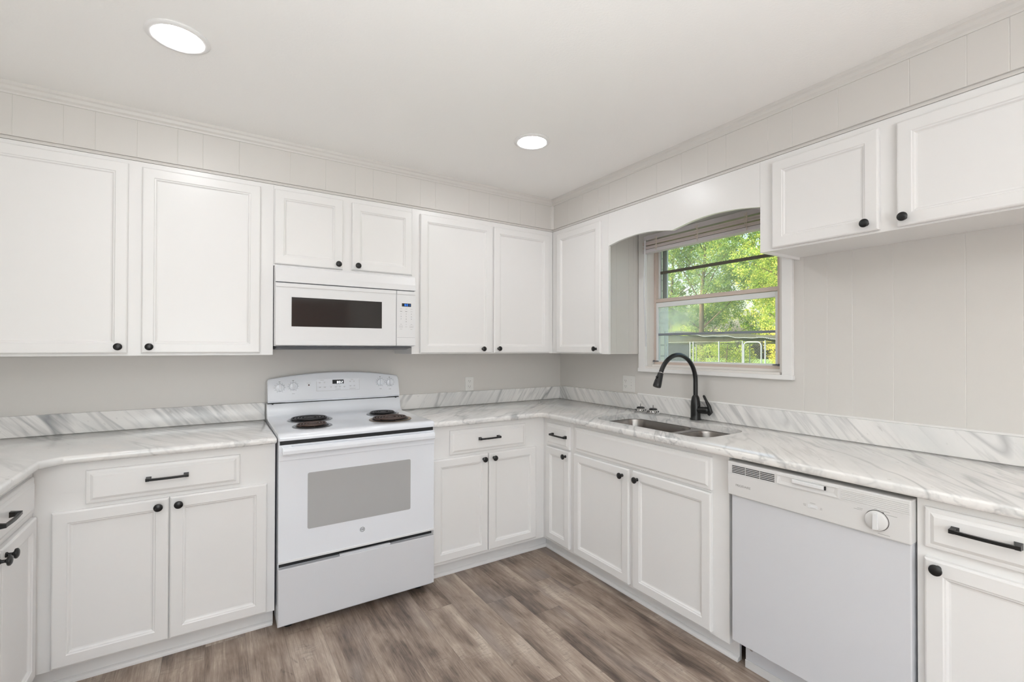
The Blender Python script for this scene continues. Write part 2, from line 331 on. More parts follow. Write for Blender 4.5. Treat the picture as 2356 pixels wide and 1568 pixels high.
class G:
    def __init__(s, T=T_world): s.b = bmesh.new(); s.T = T
    def v(s, u, d, z): return s.b.verts.new(s.T(u, d, z))
    def box(s, u0, u1, d0, d1, z0, z1, bev=0.0, seg=2):
        vs = [s.v(u, d, z) for u in (u0, u1) for d in (d0, d1) for z in (z0, z1)]
        fs = [(0, 1, 3, 2), (4, 6, 7, 5), (0, 4, 5, 1), (2, 3, 7, 6), (0, 2, 6, 4), (1, 5, 7, 3)]
        fl = [s.b.faces.new([vs[i] for i in f]) for f in fs]
        if bev > 0:
            es = list({e for f in fl for e in f.edges})
            bmesh.ops.bevel(s.b, geom=es, offset=bev, segments=seg, profile=.5, affect='EDGES')
        return s
    def rings(s, loops, cap0=True, cap1=True, closed=True):
        """skin successive closed loops of equal length"""
        L = [[s.v(*p) for p in lp] for lp in loops]
        n = len(L[0])
        for a, b_ in zip(L[:-1], L[1:]):
            for i in range(n if closed else n-1):
                j = (i+1) % n
                s.b.faces.new((a[i], a[j], b_[j], b_[i]))
        if cap0: s.b.faces.new(L[0])
        if cap1: s.b.faces.new(L[-1])
        return s
    def panel(s, u0, u1, z0, z1, prof, back=None):
        """rectangular raised / recessed panel: prof = [(inset, depth)...]"""
        def rect(i, d): return [(u0+i, d, z0+i), (u1-i, d, z0+i), (u1-i, d, z1-i), (u0+i, d, z1-i)]
        return s.rings([rect(i, d) for i, d in prof])
    def prism(s, pts, a0, a1, axis='u'):
        """extrude a closed 2-D outline along one local axis; pts are in the other two"""
        def P(p, a):
            return (a, p[0], p[1]) if axis == 'u' else ((p[0], a, p[1]) if axis == 'd' else (p[0], p[1], a))
        return s.rings([[P(p, a0) for p in pts], [P(p, a1) for p in pts]])
    def lathe(s, prof, origin, axis='d', n=24, cap0=True, cap1=True):
        """prof = [(radius, height)...] turned about local axis through origin"""
        loops = []
        for r, h in prof:
            lp = []
            for k in range(n):
                a = 2*PI*k/n; x, y = r*math.cos(a), r*math.sin(a)
                o = origin
                lp.append((o[0]+x, o[1]+h, o[2]+y) if axis == 'd' else ((o[0]+x, o[1]+y, o[2]+h) if axis == 'z' else (o[0]+h, o[1]+x, o[2]+y)))
            loops.append(lp)
        return s.rings(loops, cap0, cap1)
    def tube(s, pts, r, n=10, cap=True, flat=None):
        """swept tube; r number or list; flat=(a,b) makes a rounded-rectangle bar"""
        P = [Vector(p) for p in pts]; m = len(P)
        R = r if isinstance(r, (list, tuple)) else [r]*m
        up = None; loops = []
        for i in range(m):
            t = (P[min(i+1, m-1)]-P[max(i-1, 0)]).normalized()
            if up is None:
                up = Vector((0, 0, 1)) if abs(t.z) < .9 else Vector((0, 1, 0))
            x = t.cross(up).normalized(); up = x.cross(t).normalized()
            loops.append([tuple(P[i]+x*(R[i]*math.cos(2*PI*k/n+PI/n))+up*(R[i]*math.sin(2*PI*k/n+PI/n))) for k in range(n)])
        return s.rings(loops, cap, cap)
    def poly(s, outline, z0, z1, ease=0.006, holes=()):
        """flat slab from a plan outline (u,d) with eased outer edge and straight-cut holes"""
        def offset(pts, o):
            out = []; n = len(pts)
            for i in range(n):
                p0, p1, p2 = Vector(pts[i-1]), Vector(pts[i]), Vector(pts[(i+1) % n])
                e1 = (p1-p0).normalized(); e2 = (p2-p1).normalized()
                n1 = Vector((-e1.y, e1.x)); n2 = Vector((-e2.y, e2.x))
                k = (n1+n2); q = k.length_squared
                k = k*(2/q) if q > 1e-6 else n1
                out.append(tuple(p1+k*o))
            return out
        A = sum(outline[i-1][0]*outline[i][1]-outline[i][0]*outline[i-1][1] for i in range(len(outline)))
        if A < 0: outline = outline[::-1]
        lv = [(ease, z1), (ease*.3, z1-ease*.3), (0, z1-ease), (0, z0+ease), (ease*.3, z0+ease*.3), (ease, z0)]
        loops = []
        for o, z in lv:
            loops.append([s.v(p[0], p[1], z) for p in offset(outline, o)])
        n = len(outline)
        for a, b_ in zip(loops[:-1], loops[1:]):
            for i in range(n): s.b.faces.new((a[i], a[(i+1) % n], b_[(i+1) % n], b_[i]))
        H0, H1 = [], []
        for h in holes:
            a = [s.v(p[0], p[1], z1) for p in h]; b_ = [s.v(p[0], p[1], z0) for p in h]; m = len(h)
            for i in range(m): s.b.faces.new((a[i], a[(i+1) % m], b_[(i+1) % m], b_[i]))
            H1.append(a); H0.append(b_)
        for ring, hs in ((loops[0], H1), (loops[-1], H0)):
            es = []
            for lp in [ring]+hs:
                for i in range(len(lp)):
                    e = s.b.edges.get((lp[i], lp[(i+1) % len(lp)])) or s.b.edges.new((lp[i], lp[(i+1) % len(lp)]))
                    es.append(e)
            bmesh.ops.triangle_fill(s.b, use_beauty=True, use_dissolve=False, edges=es)
        return s
    def obj(s, name, m, parent=None, smooth=None):
        bmesh.ops.recalc_face_normals(s.b, faces=s.b.faces)
        if parent is not None:
            o = Vector((0, 0, 0)); p = parent
            while p is not None: o += p.location; p = p.parent
            bmesh.ops.translate(s.b, verts=s.b.verts, vec=-o)
        me = bpy.data.meshes.new(name); s.b.to_mesh(me); s.b.free()
        me.materials.append(m)
        if smooth:
            me.shade_smooth(); me.set_sharp_from_angle(angle=math.radians(smooth))
        ob = bpy.data.objects.new(name, me); C.objects.link(ob)
        if parent is not None: ob.parent = parent
        return ob

def thing(name, label, cat, loc, group=None):
    o = bpy.data.objects.new(name, None); C.objects.link(o); o.location = loc; o.empty_display_size = .1
    o['label'] = label; o['category'] = cat
    if group: o['group'] = group
    return o
def tag(o, label, cat, group=None):
    o['label'] = label; o['category'] = cat
    if group: o['group'] = group
    return o
def struct(o): o['kind'] = 'structure'; return o
def text(name, s, size, m, parent, fn, depth=.0003, bold=False, align='CENTER'):
    """lettering: fn maps text-plane (x,y) and depth to world"""
    cu = bpy.data.curves.new(name, 'FONT'); cu.body = s; cu.size = size; cu.align_x = align; cu.align_y = 'CENTER'
    if bold: cu.offset = size*.012
    to = bpy.data.objects.new('tmp', cu); C.objects.link(to)
    bpy.context.view_layer.update()
    dg = bpy.context.evaluated_depsgraph_get()
    me = bpy.data.meshes.new_from_object(to.evaluated_get(dg)); bpy.data.objects.remove(to); bpy.data.curves.remove(cu)
    b = bmesh.new(); b.from_mesh(me); bpy.data.meshes.remove(me)
    r = bmesh.ops.extrude_face_region(b, geom=list(b.faces))
    for v in [x for x in r['geom'] if isinstance(x, bmesh.types.BMVert)]: v.co.z += depth
    for v in b.verts: v.co = Vector(fn(v.co.x, v.co.y, v.co.z))
    g = G(); g.b.free(); g.b = b
    return g.obj(name, m, parent)

# ------------------------------------------------------------------ cabinet pieces
DOOR_T = .019
def door_prof(d0):
    d = d0+DOOR_T
    return [(0, d0+.0006), (0, d-.005), (.0025, d-.0015), (.006, d), (.043, d), (.046, d-.0035), (.050, d-.0040), (.055, d-.0095), (.060, d-.0105)]
def slab_prof(d0):
    d = d0+DOOR_T
    return [(0, d0+.0006), (0, d-.009), (.003, d-.0065), (.010, d-.0055), (.014, d-.0055), (.024, d), (.026, d)]
def knob(T, u, d, z, parent):
    g = G(T)
    g.lathe([(.0085, 0), (.0085, .003), (.0055, .006), (.0048, .014), (.0075, .018), (.0150, .0205), (.0162, .0235), (.0155, .0265), (.011, .0295), (.005, .0308), (.001, .031)], (u, d, z), 'd', 20)
    return g.obj('knob', M['black'], parent, 35)
def pull(T, u0, u1, d, z, parent):
    g = G(T); o = .027; h = .0055
    for u in (u0, u1):
        s = 1 if u == u0 else -1
        g.rings([[(u-s*.000, d, z-.009), (u+s*.018, d, z-.009), (u+s*.018, d, z+.009), (u-s*.000, d, z+.009)],
                 [(u+s*.001, d+.012, z-.0075), (u+s*.0135, d+.012, z-.0075), (u+s*.0135, d+.012, z+.0075), (u+s*.001, d+.012, z+.0075)],
                 [(u+s*.000, d+o, z-h), (u+s*.012, d+o, z-h), (u+s*.012, d+o, z+h), (u+s*.000, d+o, z+h)]])
    n = 12; lp = []
    for k in range(n+1):
        t = k/n; u = u0+(u1-u0)*t; sag = .004*math.sin(PI*t)
        lp.append([(u, d+o-.008+sag, z-.0045), (u, d+o+sag, z-.0045), (u, d+o+sag, z+.0045), (u, d+o-.008+sag, z+.0045)])
    g.rings(lp)
    return g.obj('handle', M['black'], parent)
def cab_door(T, u0, u1, z0, z1, d0, parent, kn=None):
    g = G(T); g.panel(u0, u1, z0, z1, door_prof(d0)); o = g.obj('door', M['cab'], parent)
    if kn: knob(T, kn[0], d0+DOOR_T, kn[1], o)
    return o
def cab_drawer(T, u0, u1, z0, z1, d0, parent, hd=None, name='drawer'):
    g = G(T); g.panel(u0, u1, z0, z1, slab_prof(d0)); o = g.obj(name, M['cab'], parent)
    if hd: pull(T, hd[0], hd[1], d0+DOOR_T, hd[2], o)
    return o

# ------------------------------------------------------------------ SHELL
g = G(); g.box(XL-.1, .0, YF-.1, .0, -.1, 0.0); struct(g.obj('floor', M['floor']))
g = G(); g.box(XL-.15, .26, YF-.15, .15, H, H+.12); struct(g.obj('ceiling', M['ceil']))
g = G(); g.box(XL-.12, .12, 0, .12, 0, H); struct(g.obj('wall_back', M['wall']))
# window wall: real opening, V-grooved panelling on the part right of the window
WY0, WY1, WZ0, WZ1 = -1.822, -.941, 1.200, 2.062
def grooved(g, T, a0, a1, z0, z1, d, grooves, w_=.0016, dp=.0011, back=.02):
    pts = [(a0, d)]
    for q in sorted(grooves):
        if a0+w_ < q < a1-w_: pts += [(q-w_, d), (q, d-dp), (q+w_, d)]
    pts.append((a1, d))
    pts += [(a1, d-back), (a0, d-back)]
    g.T = T
    g.rings([[(u, dd, z0) for u, dd in pts], [(u, dd, z1) for u, dd in pts]])
g = G(T_right)
g.box(WY1, 0, -.12, 0, 0, H); g.box(WY0, WY1, -.12, 0, 0, WZ0); g.box(WY0, WY1, -.12, 0, WZ1, H)
g.box(YF, WY0, -.12, -.006, 0, H)
gr = [-1.93, -2.034, -2.138, -2.291, -2.519, -2.672, -2.83, -2.93, -3.09, -3.24, -3.34, -3.50, -3.73, -3.9, -4.05, -4.2, -4.43, -4.6, -4.75, -4.9, -5.1, -5.3]
grooved(g, T_right, YF, WY0, 0, H, 0.0, gr, back=.006)
struct(g.obj('wall_right', M['wall']))
g = G(T_left)
LW = (-4.85, -3.25, .75, 2.05)
g.box(YF, LW[0], -.12, 0, 0, H); g.box(LW[1], 0, -.12, 0, 0, H); g.box(LW[0], LW[1], -.12, 0, 0, LW[2]); g.box(LW[0], LW[1], -.12, 0, LW[3], H)
struct(g.obj('wall_left', M['wall']))
FW = (-3.35, -1.72, .22, 2.15)
g = G(); g.box(XL-.12, FW[0], YF-.12, YF, 0, H); g.box(FW[1], .12, YF-.12, YF, 0, H); g.box(FW[0], FW[1], YF-.12, YF, 0, FW[2]); g.box(FW[0], FW[1], YF-.12, YF, FW[3], H)
struct(g.obj('wall_front', M['wall']))
g = G(); g.box(-1.50, -.62, YF, YF+.035, 0.0, 2.03, .004)
for z0, z1 in ((.12, .62), (.72, 1.22), (1.32, 1.92)):
    for x0 in (-1.42, -1.03): g.panel(x0, x0+.33, z0, z1, [(0, -0), (0, 0)]) if False else g.box(x0, x0+.33, YF+.035, YF+.043, z0, z1, .006)
struct(g.obj('door_1', M['door']))

# soffits over the wall cabinets (grooved panelling), proud of the cabinet faces
SZ = 2.195; SD = .338
g = G(T_back)
grooved(g, T_back, XL, -SD, SZ, H, SD, [-3.40, -3.25, -3.102, -2.949, -2.847, -2.704, -2.555, -2.456, -2.305, -2.074, -1.898, -1.74, -1.64, -1.503, -1.353, -1.253, -1.02, -.87, -.72, -.62, -.49], back=.015)
g.box(XL, 0, 0, SD-.015, SZ, H)
struct(g.obj('wall_soffit_back', M['wall']))
g = G(T_right)
grooved(g, T_right, -2.94, -SD, SZ, H, SD, [-.52, -.68, -.83, -.93, -1.08, -1.31, -1.478, -1.635, -1.735, -1.94, -2.044, -2.222, -2.451, -2.603, -2.703, -2.86], back=.015)
g.box(-2.94, -SD+.015, 0, SD-.015, SZ, H)
struct(g.obj('wall_soffit_right', M['wall']))
g = G(T_back); g.box(XL, -.329, .001, .3295, 2.182, SZ-.0004); struct(g.obj('trim_5', M['wall']))
g = G(T_right); g.box(-2.94, -.3300, .001, .3295, 2.182, SZ-.0004); struct(g.obj('trim_6', M['wall']))
# crown moulding, mitred in the corner
cp = [(0, 2.364), (.004, 2.364), (.006, 2.372), (.012, 2.380), (.015, 2.392), (.020, 2.398), (.022, H), (0, H)]
def crown(name, axis, a0, a1, sign):
    gg = G(T_back if axis == 'b' else T_right)
    L0 = [(a0, SD+d, z) for d, z in cp]; L1 = [((a1-d) if sign else a1, SD+d, z) for d, z in cp]
    gg.rings([L0, L1]); struct(gg.obj(name, M['wall']))
crown('trim_1', 'b', XL, -SD, True)
crown('trim_2', 'r', -2.94, -SD, True)
# narrow batten in the soffit corner and the bead where soffit meets the cabinets
g = G(T_back); g.prism([(-SD, SD), (-SD-.016, SD), (-SD-.012, SD+.006), (-SD-.006, SD+.012), (-SD, SD+.016)], SZ, 2.364, 'z'); struct(g.obj('trim_3', M['wall']))
# caulked bead along the top of the window wall splash
g = G(T_right); g.prism([(.0003, 1.0178), (.012, 1.0178), (.008, 1.0215), (.0003, 1.025)], -3.12, -.86, 'u'); struct(g.obj('trim_4', M['cab']))
# exterior brick veneer
g = G(T_right); BZ0, BZ1 = 1.16, 2.10; BY0, BY1 = -1.86, -.905
g.box(BY1, .14, -.25, -.135, -.35, 2.7); g.box(YF, BY0, -.25, -.135, -.35, 2.7); g.box(BY0, BY1, -.25, -.135, -.35, BZ0); g.box(BY0, BY1, -.25, -.135, BZ1, 2.7)
struct(g.obj('wall_exterior', M['brick']))
g = G(); g.box(.26, 70, -45, 60, -.6, -.4); struct(g.obj('ground', M['grass']))

# ------------------------------------------------------------------ WINDOW
win = bpy.data.objects.new('window_1', None); C.objects.link(win); win.location = (0, -1.38, WZ0); struct(win)
g = G(T_right)   # flat painted casing, left, right, head, and the thin sill board
g.box(-.941, -.880, .0002, .020, 1.186, 2.16, .0015); g.box(-1.884, -1.832, .0002, .020, 1.186, 2.16, .0015); g.box(-1.832, -.941, .0002, .019, 2.072, 2.16, .0015)
g.box(-1.888, -.876, .0002, .024, 1.172, 1.196, .003)
g.obj('casing', M['cab'], win)
g = G(T_right)   # jamb lining: ledge and sides
g.box(WY0, WY1, -.075, .019, 1.196, 1.208, .001); g.box(WY1-.004, WY1, -.12, .0, 1.2, WZ1); g.box(-1.832, -1.812, -.12, .0, 1.2, WZ1); g.box(WY0, WY1, -.12, 0, WZ1-.006, WZ1)
g.box(WY0, WY1, -.058, -.040, 1.208, 1.222, .001)
g.obj('jamb', M['trim'], win)
ay0, ay1 = -1.808, -.947
fr = G(T_right)  # aluminium frame
fr.box(ay1-.016, ay1, -.105, -.058, 1.216, 2.055, .001); fr.box(ay0+.012, ay0+.034, -.105, -.052, 1.216, 2.055, .001); fr.box(ay0, ay0+.012, -.105, -.075, 1.216, 2.055, .001)
fr.box(ay0+.034, ay1-.016, -.105, -.055, 1.212, 1.238, .002); fr.box(ay0+.034, ay1-.016, -.105, -.055, 2.035, 2.056, .001)
fr.obj('frame', M['alu'], win)
# upper sash (further out), lower sash (inner)
sy0, sy1 = ay0+.0345, ay1-.0165
u = G(T_right); u.box(sy0, sy0+.016, -.098, -.082, 1.64, 2.034, .001); u.box(sy1-.014, sy1, -.098, -.082, 1.64, 2.034, .001); u.box(sy0, sy1, -.098, -.082, 2.018, 2.034, .001)
us = u.obj('upper_sash', M['alul'], win)
g = G(T_right); g.box(sy0, ay1-.012, -.0815, -.054, 1.632, 1.655, .002); g.obj('meeting_rail', M['alu'], us)
g = G(T_right); g.box(sy0, sy1, -.097, -.084, 1.822, 1.840, .001); g.obj('muntin', M['alud'], us)
l = G(T_right); l.box(sy0, sy0+.016, -.080, -.060, 1.240, 1.63, .001); l.box(sy1-.014, sy1, -.080, -.060, 1.240, 1.63, .001)
l.box(sy0+.016, sy1-.014, -.080, -.060, 1.600, 1.630, .001); l.box(sy0, sy1, -.080, -.060, 1.238, 1.248, .001)
ls = l.obj('lower_sash', M['alul'], win)
g = G(T_right); g.box(sy0, sy1, -.078, -.064, 1.412, 1.426, .001); g.obj('muntin', M['alug'], ls)
for s_, z0, z1, d in ((us, 1.655, 2.018, -.090), (ls, 1.248, 1.600, -.070)):
    g = G(T_right); g.box(sy0+.014, sy1-.012, d-.0015, d+.0015, z0, z1); g.obj('pane', M['glass'], s_)
# outer storm-window stiles seen beside the glass at the left
g = G(T_right)
g.box(sy1-.038, sy1-.030, -.116, -.104, 1.24, 1.64, .001); g.box(sy1-.050, sy1-.044, -.120, -.112, 1.24, 2.03, .001)
g.obj('storm_frame', M['alul'], win)
g = G(T_right); g.box(sy1-.042, sy1-.015, -.120, -.1055, 1.64, 2.03, .001); g.obj('storm_stile', M['alud'], win)
for y, s_ in ((ay1-.012, 1), (ay0+.03, -1)):
    g = G(T_right); g.tube([(y-s_*.03, -.052, 1.243), (y, -.050, 1.243), (y+s_*.012, -.044, 1.241)], .0025, 8); g.lathe([(.006, 0), (.006, .008)], (y+s_*.004, -.052, 1.243), 'd', 10)
    g.obj('sash_latch', M['char'], win)
for n_, (T, a, z) in enumerate(((None, FW, 0), (None, LW, 0))):  # invented, unseen windows that let extra light into the room
    wn_ = bpy.data.objects.new('window_%d' % (n_+2), None); C.objects.link(wn_); struct(wn_)
    g = G(T_world) if n_ == 0 else G(T_left)
    if n_ == 0:
        wn_.location = (FW[0], YF, FW[2]); x0, x1, z0, z1 = FW
        for b_ in ((x0, x0+.05, z0, z1), (x1-.05, x1, z0, z1), (x0+.05, x1-.05, z0, z0+.05), (x0+.05, x1-.05, z1-.05, z1), ((x0+x1)/2-.03, (x0+x1)/2+.03, z0+.05, z1-.05)):
            g.box(b_[0], b_[1], YF-.10, YF-.05, b_[2], b_[3])
    else:
        wn_.location = (XL, LW[0], LW[2]); x0, x1, z0, z1 = LW
        for b_ in ((x0, x0+.05, z0, z1), (x1-.05, x1, z0, z1), (x0+.05, x1-.05, z0, z0+.05), (x0+.05, x1-.05, z1-.05, z1)):
            g.box(b_[0], b_[1], -.10, -.05, b_[2], b_[3])
    g.obj('frame', M['cab'], wn_)

# blind, raised into a stack at the head of the window
bl = thing('window_blind', 'off-white slatted blind pulled up at the top of the window', 'blind', (-.05, -1.38, 1.945))
by0, by1 = -1.815, -.962
g = G(T_right); g.box(by0, by1, .026, .060, 2.030, 2.060, .002); g.obj('head_rail', M['slatd'], bl)
for k in range(12):
    g = G(T_right); z = 1.9715+k*.0034+(.008 if k > 4 else 0); j = random.uniform(-.002, .002)
    n = 6; lp0 = []; lp1 = []
    pts = [(.022+j+.050*i/n, z+.003*math.sin(PI*i/n)) for i in range(n+1)]
    pts += [(d, zz-.0030) for d, zz in pts[::-1]]
    g.prism(pts, by0+random.uniform(0, .004), by1-random.uniform(0, .004), 'u'); g.obj('slat', M['slat'], bl)
g = G(T_right); g.box(by0, by1, .022, .072, 1.945, 1.967, .003); g.obj('bottom_rail', M['slatd'], bl)
for y in (-1.08, -1.38, -1.68):
    g = G(T_right)
    for q in range(9):
        a = random.uniform(-.012, .012); zz = 1.955+q*.009
        g.tube([(y+a, .0735, zz), (y+a+.008, .079, zz+.008), (y-a, .0735, zz+.016)], .0012, 5)
    g.tube([(y, .0735, 1.95), (y, .0735, 2.04)], .0016, 5)
    g.obj('cord', M['cord'], bl)
g = G(T_right); g.tube([(-.995, .0735, 2.030), (-.996, .086, 2.02), (-.985, .082, 1.7), (-.972, .050, 1.34)], .0045, 6)
g.obj('wand', M['wand'], bl)

# ------------------------------------------------------------------ WALL CABINETS
UZ0, UZ1 = 1.290, 2.1815
CT1 = 'white painted wall cabinet'
def wall_cab(T, label, u0, u1, z0, frame_parts, loc, cu0=None, cu1=None, sides=True):
    t = thing('wall_cabinet', label, 'cabinet', loc, 'white wall cabinets under the soffit')
    g = G(T); a = cu0 if cu0 is not None else u0; b_ = cu1 if cu1 is not None else u1
    th = .015; zb = z0+.012; dF = UPF-DOOR_T
    g.box(a, a+th, .0005, dF, z0, UZ1-.001); g.box(b_-th, b_, .0005, dF, z0, UZ1-.001)
    g.box(a+th, b_-th, .0005, dF, zb, zb+th); g.box(a+th, b_-th, .0005, dF, UZ1-.016, UZ1-.001); g.box(a+th, b_-th, .0005, .008, zb+th, UZ1-.016)
    g.obj('carcass', M['cab'], t)
    g = G(T)
    for f in frame_parts: g.box(f[0], f[1], dF+.0003, UPF, f[2], f[3], .0008, 1)
    g.obj('face_frame', M['cab'], t)
    return t
# left of the microwave: two tall doors
t = wall_cab(T_back, 'widest white wall cabinet, far left, with two tall doors', XL+.001, -2.1495, UZ0,
             [(XL+.001, -2.1495, UZ0, UZ1-.0005)], (-2.7, -.16, UZ0))
cab_door(T_back, -3.212, -2.733, 1.302, 2.160, UPF, t, (-2.762, 1.331))
cab_door(T_back, -2.684, -2.210, 1.302, 2.155, UPF, t, (-2.653, 1.331))
# over the microwave: two short doors
t = wall_cab(T_back, 'short white wall cabinet directly above the microwave', -2.149, -1.4005, 1.757,
             [(-2.149, -1.4005, 1.757, UZ1-.0005)], (-1.78, -.16, 1.757))
cab_door(T_back, -2.158+.012, -1.806, 1.766, 2.156, UPF, t, (-1.832, 1.791))
cab_door(T_back, -1.756, -1.394-.01, 1.770, 2.152, UPF, t, (-1.727, 1.792))
# right of the microwave
t = wall_cab(T_back, 'tall two-door white wall cabinet between the microwave and the room corner', -1.400, -.3265, UZ0,
             [(-1.400, -.3265, UZ0, UZ1-.0005)], (-.85, -.16, UZ0), -1.400, -.3275)
cab_door(T_back, -1.351, -.845, 1.296, 2.152, UPF, t, (-.918, 1.322))
cab_door(T_back, -.831, -.367, 1.296, 2.147, UPF, t, (-.798, 1.324))
# first on the window wall: one narrow tall door
t = wall_cab(T_right, 'single-door tall white wall cabinet in the corner left of the window', -.912, -.3265, UZ0,
             [(-.912, -.3265, UZ0, UZ1-.0005)], (-.16, -.6, UZ0), -.872, -.001)
cab_door(T_right, -.854, -.396, 1.296, 2.146, UPF, t, (-.818, 1.324))
g = G(T_right)   # thin scribe strip closing the panelled side
g.box(-.8745, -.8722, .0005, UPF-DOOR_T, UZ0, UZ1-.001)
for d in (.06, .105, .215, .26): g.box(-.8752, -.8745, d, d+.002, UZ0+.002, UZ1-.01)
g.obj('side_panel', M['wall'], t)
# right of the window: short cabinet with two doors
t = wall_cab(T_right, 'short two-door white wall cabinet right of the window, above the dishwasher', -2.93, -1.897, 1.764,
             [(-2.93, -1.897, 1.764, UZ1-.0005)], (-.16, -2.4, 1.764))
cab_door(T_right, -2.359, -1.959, 1.773, 2.153, UPF, t, (-2.321, 1.801))
cab_door(T_right, -2.860, -2.414, 1.771, 2.148, UPF, t, (-2.438, 1.799))
# scalloped valance over the sink
hv = []
A = [(-.912, 1.974), (-1.0, 1.990), (-1.085, 1.9985), (-1.17, 2.001), (-1.274, 1.994), (-1.35, 1.981), (-1.404, 1.971)]
for p in A: hv.append(p)
for p in A[::-1][1:]: hv.append((-2.809-p[0]+.0, p[1]))
out = [(-.9125, UZ1-.0005)]
# smooth the curve
cur = []
for i in range(len(hv)-1):
    p0 = hv[max(i-1, 0)] if i not in (0, 6) else hv[i]; p1 = hv[i]; p2 = hv[i+1]; p3 = hv[min(i+2, len(hv)-1)] if i != 5 else hv[i+1]
    for k in range(6):
        t_ = k/6
        f = lambda a, b, c, d: .5*((2*b)+(-a+c)*t_+(2*a-5*b+4*c-d)*t_**2+(-a+3*b-3*c+d)*t_**3)
        cur.append((f(p0[0], p1[0], p2[0], p3[0]), f(p0[1], p1[1], p2[1], p3[1])))
cur.append((-1.8965, 1.974)); cur[0] = (-.9125, 1.974)
out = cur+[(-1.8965, UZ1-.0005), (-.9125, UZ1-.0005)]
g = G(T_right); g.prism([(p[0], p[1]) for p in out], UPF-.0185, UPF-.0003, 'd')
tag(g.obj('valance', M['cab']), 'white scalloped wooden valance board spanning above the sink window', 'valance')

# ------------------------------------------------------------------ BASE CABINETS
BZ0_, BZ1_ = .096, .882
def base_cab(T, label, u0, u1, loc, cu0=None, cu1=None, kick=.53, dF=BF, k0=None, k1=None):
    t = thing('base_cabinet', label, 'cabinet', loc, 'white base cabinets')
    g = G(T); a = cu0 if cu0 is not None else u0; b_ = cu1 if cu1 is not None else u1; th = .016; dd = dF-.0193
    g.box(a, a+th, .001, dd, BZ0_, BZ1_); g.box(b_-th, b_, .001, dd, BZ0_, BZ1_)
    g.box(a+th, b_-th, .001, dd, BZ0_, BZ0_+th); g.box(a+th, b_-th, .001, .008, BZ0_+th, BZ1_)
    g.obj('carcass', M['cab'], t)
    g = G(T); g.box(u0, u1, dF-.019, dF, BZ0_, BZ1_, .0008, 1); g.obj('face_frame', M['cab'], t)
    g = G(T); g.box(k0 if k0 is not None else a, k1 if k1 is not None else b_, kick-.016, kick, .0005, BZ0_-.0005); g.obj('toe_kick', M['cab'], t)
    return t
t = base_cab(T_back, 'wide white base cabinet with one long drawer, left of the stove', -2.9705, -2.162, (-2.55, -.30, 0), k0=-3.03)
cab_drawer(T_back, -2.822, -2.304, .715, .846, BF, t, (-2.636, -2.492, .787))
cab_door(T_back, -2.916, -2.560, .106, .698, BF, t, (-2.594, .668))
cab_door(T_back, -2.556, -2.196, .106, .698, BF, t, (-2.526, .668))
t = base_cab(T_left, 'white base cabinet at the left edge, facing the sink side', -1.50, -.603, (XL+.3, -1.0, 0), cu1=-.001, k1=-.55)
cab_drawer(T_left, -1.312, -.640, .716, .850, BF, t, (-1.047, -.903, .790))
cab_door(T_left, -1.316, -.977, .106, .698, BF, t, (-1.004, .672))
cab_door(T_left, -.973, -.632, .106, .698, BF, t, (-.944, .672))
t = base_cab(T_left, 'plain end section of the left white base run, beside the camera', -2.30, -1.502, (XL+.3, -1.9, 0))
cab_door(T_left, -2.27, -1.905, .106, .846, BF, t, (-1.935, .672)); cab_door(T_left, -1.90, -1.53, .106, .846, BF, t, (-1.87, .672))
t = base_cab(T_back, 'white base cabinet between the stove and the inner corner', -1.392, -.60212, (-1.0, -.30, 0), cu1=-.605, k1=-.5305)
cab_drawer(T_back, -1.274, -.754, .713, .853, BF, t, (-1.094, -.952, .791))
cab_door(T_back, -1.377, -1.027, .116, .696, BF, t, (-1.059, .667))
cab_door(T_back, -1.021, -.675, .116, .696, BF, t, (-.990, .667))
t = base_cab(T_right, 'narrowest white base cabinet, in the corner, small drawer above slim door', -.905, -.6002, (-.30, -.76, 0), cu1=-.001, k1=-.5305)
cab_drawer(T_right, -.878, -.646, .712, .852, BF, t, (-.862, -.716, .787))
cab_door(T_right, -.880, -.645, .116, .702, BF, t, (-.850, .671))
t = base_cab(T_right, 'white sink base cabinet with two doors under the sink', -1.921, -.9055, (-.30, -1.4, 0))
cab_drawer(T_right, -1.844, -.929, .717, .860, BF, t, name='false_drawer_front')
cab_door(T_right, -1.366, -.924, .112, .704, BF, t, (-1.324, .666))
cab_door(T_right, -1.844, -1.394, .112, .706, BF, t, (-1.427, .667))
t = base_cab(T_right, 'white base cabinet right of the dishwasher, cut by the right edge', -3.10, -2.547, (-.30, -2.8, 0))
cab_drawer(T_right, -3.03, -2.568, .736, .856, BF, t, (-2.776, -2.631, .809))
cab_door(T_right, -3.03, -2.568, .112, .706, BF, t, (-2.601, .684))
# quarter-round along the foot of the toe boards
def qr(T, a0, a1, d):
    gg = G(T)
    pts = [(d, .0005), (d+.016, .0005), (d+.015, .008), (d+.010, .015), (d+.004, .0185), (d, .019)]
    gg.prism(pts, a0, a1, 'u'); return gg
struct(qr(T_back, -3.03, -2.165, .5303).obj('baseboard_back_left', M['cab']))
struct(qr(T_back, -1.392, -.5305, .5303).obj('baseboard_back_right', M['cab']))
struct(qr(T_right, -1.921, -.5475, .5303).obj('baseboard_right', M['cab']))
struct(qr(T_left, -2.30, -.5475, .5303).obj('baseboard_left', M['cab']))

